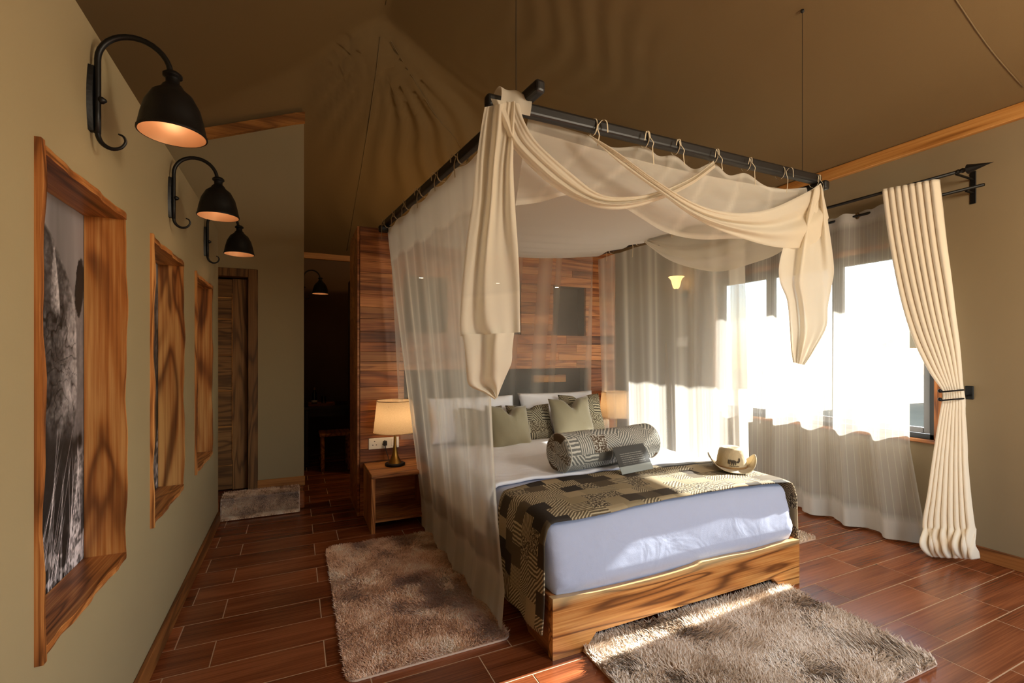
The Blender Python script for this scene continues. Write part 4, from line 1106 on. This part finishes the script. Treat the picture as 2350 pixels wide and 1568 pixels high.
rod = thing('curtain_rod', 'black iron double curtain rod with spear finials', 'curtain rod', (4.3, 3.0, 2.8))
obj('rod', gtube([(4.315, 1.72, 2.815), (4.315, 4.4, 2.815)], .012, 10), M_black, rod, True)
obj('rod', gtube([(4.455, 1.62, 2.715), (4.455, 4.4, 2.715)], .011, 10), M_black, rod, True)
fin = glathe([(.0001, 0), (.014, 0), (.017, .01), (.013, .02), (.018, .035), (.012, .05), (.022, .055), (.034, .062), (.020, .11), (.008, .16), (.0001, .20)], 10)
obj('finial', xf(fin, (4.315, 1.72, 2.815), (PI/2, 0, 0)), M_black, rod, label='spear shaped finial')
for y in (1.72, 3.05, 4.3):
    b = obj('bracket', join(gbox(XR-.008, XR, y-.018, y+.018, 2.62, 2.86, .003, 1), gtube([(XR-.005, y, 2.80), (4.315, y, 2.80)], .008, 8), gtube([(XR-.005, y, 2.70), (4.455, y, 2.70)], .008, 8)), M_black, rod)

hc = thing('cream_curtain', 'heavy cream curtain tied back at the right of the window', 'curtain', (4.28, 1.95, 2.85))
Ls = [(2025, 436, 4.30), (2036, 520, 4.30), (2052, 610, 4.30), (2072, 700, 4.30), (2098, 780, 4.30), (2132, 850, 4.31), (2160, 890, 4.33), (2166, 906, 4.34), (2163, 925, 4.33), (2152, 985, 4.31), (2140, 1060, 4.28), (2128, 1140, 4.26), (2119, 1190, 4.25), (2119, 1225, 4.25), (2124, 1252, 4.26), (2134, 1276, 4.28)]
Rs = [(2152, 412, 4.30), (2160, 480, 4.30), (2170, 560, 4.30), (2182, 640, 4.30), (2192, 720, 4.31), (2202, 800, 4.33), (2208, 880, 4.36), (2211, 906, 4.37), (2213, 930, 4.36), (2217, 990, 4.35), (2221, 1060, 4.33), (2228, 1140, 4.31), (2235, 1195, 4.30), (2240, 1225, 4.30), (2243, 1256, 4.30), (2244, 1282, 4.31)]
def wl(P): return [pp(a, b, X=x) for a, b, x in P]
n = 90; LL, RR = catmull(wl(Ls), n), catmull(wl(Rs), n)
V = []; NP = 8; nu = 160
for j in range(n+1):
    v = j/n
    wdt = (RR[j]-LL[j]).length
    zz0 = LL[j].z
    for i in range(nu+1):
        u = i/nu; p = LL[j]*(1-u)+RR[j]*u
        amp = .022*min(1, .45+wdt*1.4)*(1.25 if v > .55 else 1)
        uu = u+.012*math.sin(7*v+9*u)*min(1, v*4)
        c = abs(math.sin(PI*NP*uu))**.55*2-1
        p = p+Vector((-amp*c, 0, 0))
        if v > .84: p.x += -.034*math.sin((v-.84)/.16*PI)*(1+.6*math.sin(u*31))+.012*math.sin((v-.84)/.16*2*PI+u*40)
        p.z = max(p.z, .012)
        V.append(tuple(p))
F = [(j*(nu+1)+i, j*(nu+1)+i+1, (j+1)*(nu+1)+i+1, (j+1)*(nu+1)+i) for j in range(n) for i in range(nu)]
o = obj('cloth', (V, F), M_heavy, hc, True); md = o.modifiers.new('thickness', 'SOLIDIFY'); md.thickness = .006
tb = pp(2190, 905, X=4.31)
tie_y0, tie_y1 = pp(2163, 906, X=4.34).y, pp(2211, 906, X=4.37).y
for dz in (.022, -.040):
    ring = [(4.345+.060*math.sin(a)*(-1), (tie_y0+tie_y1)/2+(tie_y0-tie_y1)/2*1.12*math.cos(a), 1.215+dz+.012*math.cos(a)*(-1 if dz < 0 else -1)) for a in np.linspace(-.2, PI*1.2, 18)]
    obj('tieback_cord', gtube(ring, .006, 6), M_black, hc, True, label='black tieback cord')
    obj('tieback_knob', gsphere((4.285, tie_y1+.10, 1.215+dz), .014, 10, 8), M_black, hc, True)
hk = thing('tieback_hook', 'small black tieback hook on the wall right of the cream curtain', 'hook', (XR, 1.74, 1.18))
obj('plate', gbox(XR-.012, XR, 1.715, 1.765, 1.17, 1.27, .004, 1), M_black, hk)
obj('hook', gtube(catmull([(XR-.012, 1.74, 1.20), (4.46, 1.74, 1.19), (4.44, 1.74, 1.21), (4.44, 1.745, 1.24)], 12), .006, 6), M_black, hk, True)

# right wall fittings
gs = thing('glass_wall_lamp', 'lit amber glass wall lamp on the window wall seen through the netting', 'lamp', (XR, 4.55, 2.30))
obj('back_plate', xf(glathe([(.0001, .018), (.03, .016), (.055, .006), (.058, 0)], 24), (XR, 4.55, 2.28), (0, -PI/2, 0)), M_black, gs, True)
obj('arm', gtube(catmull([(XR-.01, 4.55, 2.28), (XR-.06, 4.55, 2.25), (XR-.12, 4.55, 2.26), (XR-.15, 4.55, 2.31), (XR-.15, 4.55, 2.345)], 16), .009, 8), M_black, gs, True)
obj('glass_shade', glathe([(.026, 0), (.040, .02), (.052, .06), (.060, .10), (.078, .135), (.098, .150), (.094, .152), (.074, .140), (.056, .10), (.048, .06), (.036, .022), (.0001, .006)], 24, (XR-.15, 4.55, 2.345)), M_tulip, gs, True)
sw = thing('light_switch', 'white switch plate on the window wall below the glass lamp', 'switch', (XR, 4.60, 1.61))
obj('face_plate', gbox(XR-.010, XR, 4.51, 4.69, 1.61, 1.73, .003, 1), M_white, sw)
for k in range(2): obj('rocker', gbox(XR-.014, XR-.009, 4.53+.08*k, 4.59+.08*k, 1.64, 1.70, .002, 1), M_white, sw)

# =================================================================== RUGS
def pile_mat(name, cols, scale):
    m, nt, out = mat_new(name)
    b = nt.nodes.new('ShaderNodeBsdfPrincipled'); nt.links.new(b.outputs[0], out.inputs[0])
    b.inputs['Roughness'].default_value = .7; b.inputs['Sheen Weight'].default_value = .3; b.inputs['Specular IOR Level'].default_value = .25
    tc = nt.nodes.new('ShaderNodeTexCoord'); n = nd(nt, 'ShaderNodeTexNoise', Scale=scale, Detail=3.0, Roughness=.55); nt.links.new(tc.outputs['Object'], n.inputs['Vector'])
    at = nd(nt, 'ShaderNodeAttribute', attribute_name='dens')
    v = math_(nt, 'ADD', n.outputs[0], math_(nt, 'MULTIPLY', math_(nt, 'SUBTRACT', at.outputs['Fac'], .5), .34))
    c = ramp(nt, v, [(.30, cols[0]), (.5, cols[1]), (.72, cols[2])]); nt.links.new(c, b.inputs['Base Color'])
    return m
def pile(parent, hx, hy, rad, n, ln, wd, lean, mat, base, seed, clump=0.0, lfun=None):
    r = np.random.default_rng(seed)
    x = r.uniform(-hx, hx, n); y = r.uniform(-hy, hy, n)
    dx = np.maximum(np.abs(x)-(hx-rad), 0); dy = np.maximum(np.abs(y)-(hy-rad), 0)
    k = dx*dx+dy*dy < rad*rad; x, y = x[k], y[k]; n = len(x)
    L = ln*r.uniform(.75, 1.15, n)
    cl = fbm((x+5)*clump, (y+5)*clump, seed+3, 2) if clump else np.full(n, .5)
    ang = r.uniform(0, 2*PI, n); lx = np.cos(ang)*.6+(fbm((x+3)*6, (y+3)*6, seed+9, 2)-.375)*4; ly = np.sin(ang)*.6+(fbm((x+7)*6, (y+3)*6, seed+19, 2)-.375)*4; hy_ = np.hypot(lx, ly)+1e-6; tl_ = lean*r.uniform(.7, 1.2, n); lx, ly = lx/hy_*tl_, ly/hy_*tl_
    edge = np.minimum(hx-np.abs(x), hy-np.abs(y))
    a2 = np.arctan2(ly, lx)+PI/2+r.normal(0, .35, n); wx, wy = np.cos(a2)*wd/2, np.sin(a2)*wd/2
    z0 = np.full(n, base)
    P = np.zeros((n, 5, 3))
    P[:,0] = np.stack([x-wx, y-wy, z0], 1); P[:,1] = np.stack([x+wx, y+wy, z0], 1)
    kz = 1/np.sqrt(1+np.hypot(lx, ly)**2); mx, my, mz = x+lx*kz*L*.45, y+ly*kz*L*.45, z0+kz*L*.62
    P[:,2] = np.stack([mx+wx*.9, my+wy*.9, mz], 1); P[:,3] = np.stack([mx-wx*.9, my-wy*.9, mz], 1)
    P[:,4] = np.stack([x+lx*kz*L, y+ly*kz*L, z0+kz*L*.97], 1)
    i = np.arange(n)[:, None]*5
    loops = np.concatenate([i+np.array([[0,1,2,3]]), i+np.array([[3,2,4]])], 1).ravel()
    me = bpy.data.meshes.new('pile'); me.vertices.add(n*5); me.vertices.foreach_set('co', P.ravel())
    me.loops.add(len(loops)); me.loops.foreach_set('vertex_index', loops.astype(np.int32))
    me.polygons.add(2*n); st = np.stack([np.arange(n)*7, np.arange(n)*7+4], 1).ravel(); me.polygons.foreach_set('loop_start', st.astype(np.int32))
    me.update(calc_edges=True); me.validate()
    tone = np.repeat(np.clip(.5+(r.random(n)-.5)*.9+(cl-.375)*1.3, 0, 1), 5)
    a = me.attributes.new('dens', 'FLOAT', 'POINT'); a.data.foreach_set('value', tone.astype(np.float32))
    me.polygons.foreach_set('use_smooth', [True]*(2*n))
    me.materials.append(mat); o = bpy.data.objects.new('pile', me); COL.objects.link(o); o.parent = parent; o['kind'] = 'stuff'
    return o
def rug_base(t, hx, hy, rad, h, mat):
    P = []
    for cx, cy, a0 in ((hx-rad, hy-rad, 0), (-hx+rad, hy-rad, PI/2), (-hx+rad, -hy+rad, PI), (hx-rad, -hy+rad, 1.5*PI)):
        for i in range(7): P.append((cx+rad*math.cos(a0+PI/2*i/6), cy+rad*math.sin(a0+PI/2*i/6)))
    obj('backing', prism(P, lambda a, b: (a, b, h), lambda a, b: (a, b, .001)), mat, t, world=False)
M_back = plain('rug_backing', S(214, 184, 160), .9)
M_pileL = pile_mat('brown_plush', [S(176, 130, 100), S(240, 194, 160), S(255, 238, 218)], 5.0)
M_pileF = pile_mat('taupe_shag', [S(190, 168, 144), S(236, 218, 198), S(255, 244, 230)], 3.0)
rg = thing('plush_rug', 'mottled brown plush rug with rounded corners left of the bed', 'rug', (.625, 3.07, 0), .0)
rug_base(rg, .415, .82, .05, .010, M_back); pile(rg, .413, .818, .05, 60000, .024, .0046, 1.5, M_pileL, .009, 5, 5.0)
rg = thing('shaggy_rug', 'long pile taupe shaggy rug at the foot of the bed', 'rug', (2.075, 1.62, 0), -.012)
rug_base(rg, .76, .42, .03, .008, M_back); pile(rg, .76, .42, .03, 50000, .050, .0062, 1.0, M_pileF, .007, 6, 3.0)
rg = thing('shaggy_rug', 'shaggy rug on the window side with one corner peeking past the runner', 'rug', (3.50, 3.22, 0))
rug_base(rg, .36, .80, .04, .008, M_back); pile(rg, .36, .80, .04, 14000, .032, .008, .7, M_pileF, .007, 8, 3.0)
# rug draped over the step to the bathroom door
rg = thing('step_rug', 'grey brown shaggy mat draped over the step below the door', 'rug', (-.28, 5.0, 0))
path = [(5.22, STEP+.008), (5.12, STEP+.009), (5.04, STEP+.010), (5.010, STEP+.004), (5.000, STEP-.02), (4.99, .10), (4.985, .04), (4.975, .014), (4.94, .009), (4.90, .008)]
pc = catmull([(0, a, b) for a, b in path], 40)
def srug(u, v):
    k = min(40, int(round(v*40))); p = pc[k]; return (-.62+.66*u, p.y, p.z)
obj('backing', ggrid(srug, 10, 40), M_back, rg, True)
r = np.random.default_rng(12); n = 16000
us, ks = r.random(n), r.integers(0, 40, n)
fr = r.random(n); Pm = np.array([[p.y, p.z] for p in pc]); q = Pm[ks]*(1-fr[:, None])+Pm[ks+1]*fr[:, None]
tg = Pm[ks+1]-Pm[ks]; tg /= np.linalg.norm(tg, axis=1)[:, None]+1e-9; nrm2 = np.stack([tg[:,1], -tg[:,0]], 1)
nrm2 = np.where((nrm2[:,1:2] < -.3), -nrm2, nrm2)
x = -.61+.64*us; L = .026*r.uniform(.7, 1.2, n); sx_ = r.normal(0, .35, n); sy_ = r.normal(0, .3, n); wdh = .0035
V = np.zeros((n, 3, 3)); V[:,0] = np.stack([x-wdh, q[:,0], q[:,1]], 1); V[:,1] = np.stack([x+wdh, q[:,0], q[:,1]], 1)
V[:,2] = np.stack([x+sx_*L, q[:,0]+nrm2[:,0]*L+sy_*L*.5, np.maximum(.004, q[:,1]+nrm2[:,1]*L-.3*L)], 1)
V -= np.array([-.28, 5.0, 0])
me = bpy.data.meshes.new('pile'); me.from_pydata(V.reshape(-1, 3).tolist(), [], [(3*i, 3*i+1, 3*i+2) for i in range(n)]); me.materials.append(pile_mat('grey_shag', [S(140, 104, 78), S(236, 198, 160), S(255, 240, 216)], 9.0))
a = me.attributes.new('dens', 'FLOAT', 'POINT'); a.data.foreach_set('value', np.repeat(r.random(n), 3).astype(np.float32))
o = bpy.data.objects.new('pile', me); COL.objects.link(o); o.parent = rg; o['kind'] = 'stuff'

# =================================================================== DRESSING CORRIDOR
pl_ = bpy.data.lights.new('dressing_lamp', 'POINT'); pl_.energy = 9; pl_.color = (1.0, .58, .2); pl_.shadow_soft_size = .08
po = bpy.data.objects.new('dressing_lamp', pl_); COL.objects.link(po); po.location = (1.5, 5.4, 2.55)
dk = thing('desk', 'dark wooden desk against the back wall of the dim corridor', 'desk', (.52, 7.2, 0))
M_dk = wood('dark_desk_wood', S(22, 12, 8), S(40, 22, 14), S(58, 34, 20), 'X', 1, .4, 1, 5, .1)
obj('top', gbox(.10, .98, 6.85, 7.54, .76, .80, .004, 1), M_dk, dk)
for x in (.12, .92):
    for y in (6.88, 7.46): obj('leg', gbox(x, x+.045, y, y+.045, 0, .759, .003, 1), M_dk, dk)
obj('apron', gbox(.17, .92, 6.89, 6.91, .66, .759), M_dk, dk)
tr = thing('tray', 'low wooden tray on the corridor desk', 'tray', (.32, 7.05, .80))
obj('base', gbox(.16, .50, 6.95, 7.18, .801, .811), M_teakx, tr)
obj('rim', join(gbox(.16, .50, 6.95, 6.96, .811, .835), gbox(.16, .50, 7.17, 7.18, .811, .835), gbox(.16, .17, 6.96, 7.17, .811, .835), gbox(.49, .50, 6.96, 7.17, .811, .835)), M_teakx, tr)
bt = thing('bottle', 'dark glass bottle standing on the corridor desk tray', 'bottle', (.24, 7.06, .812))
obj('body', glathe([(.0001, 0), (.036, 0), (.037, .01), (.037, .13), (.030, .16), (.014, .19), (.013, .23), (.0001, .23)], 20, (.24, 7.06, .812)), plain('dark_glass', S(20, 30, 24), .1, coat=.5), bt, True)
obj('label', glathe([(.0375, .03), (.0375, .06)], 20, (.24, 7.06, .812)), M_white, bt)
obj('cap', glathe([(.0145, .205), (.0145, .234), (.0001, .235)], 16, (.24, 7.06, .812)), M_brass, bt)
gl = thing('drinking_glass', 'clear drinking glass beside the bottle', 'glass', (.36, 7.06, .812))
obj('bowl', glathe([(.0001, 0), (.028, 0), (.033, .11), (.030, .11), (.026, .006), (.0001, .006)], 20, (.36, 7.06, .812)), M_glass, gl, True)
st_ = thing('stool', 'dark wooden stool tucked under the corridor desk', 'stool', (.48, 6.62, 0))
obj('seat', gbox(.28, .68, 6.45, 6.80, .45, .49, .01, 2), M_rail, st_)
for x in (.30, .62):
    for y in (6.47, 6.74): obj('leg', gbox(x, x+.04, y, y+.04, 0, .449, .003, 1), M_rail, st_)
wr = thing('wardrobe', 'tall black wardrobe behind the headboard partition', 'wardrobe', (1.0, 6.6, 0))
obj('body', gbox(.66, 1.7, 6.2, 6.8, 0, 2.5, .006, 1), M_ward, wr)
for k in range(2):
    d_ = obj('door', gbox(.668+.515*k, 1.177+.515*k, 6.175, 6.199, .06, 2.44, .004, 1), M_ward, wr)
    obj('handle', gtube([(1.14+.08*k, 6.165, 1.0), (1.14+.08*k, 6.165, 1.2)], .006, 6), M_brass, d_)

# =================================================================== OUTSIDE
lod = thing('lodge_tent', 'distant canvas lodge with a wide roof outside the window', 'building', (26, 7.5, -.6))
obj('wall', gbox(23.5, 29, 4.8, 10.4, -.6, 2.0), plain('lodge_canvas', S(170, 150, 112), .9), lod)
obj('roof', prism([(3.6, 1.9), (7.5, 4.3), (11.4, 1.9), (11.4, 1.8), (3.6, 1.8)], lambda a, b: (22.3, a, b), lambda a, b: (30, a, b)), plain('lodge_roof', S(140, 116, 84), .9), lod)
print('SCENE DONE', len(bpy.data.objects), sum(len(m.polygons) for m in bpy.data.meshes))
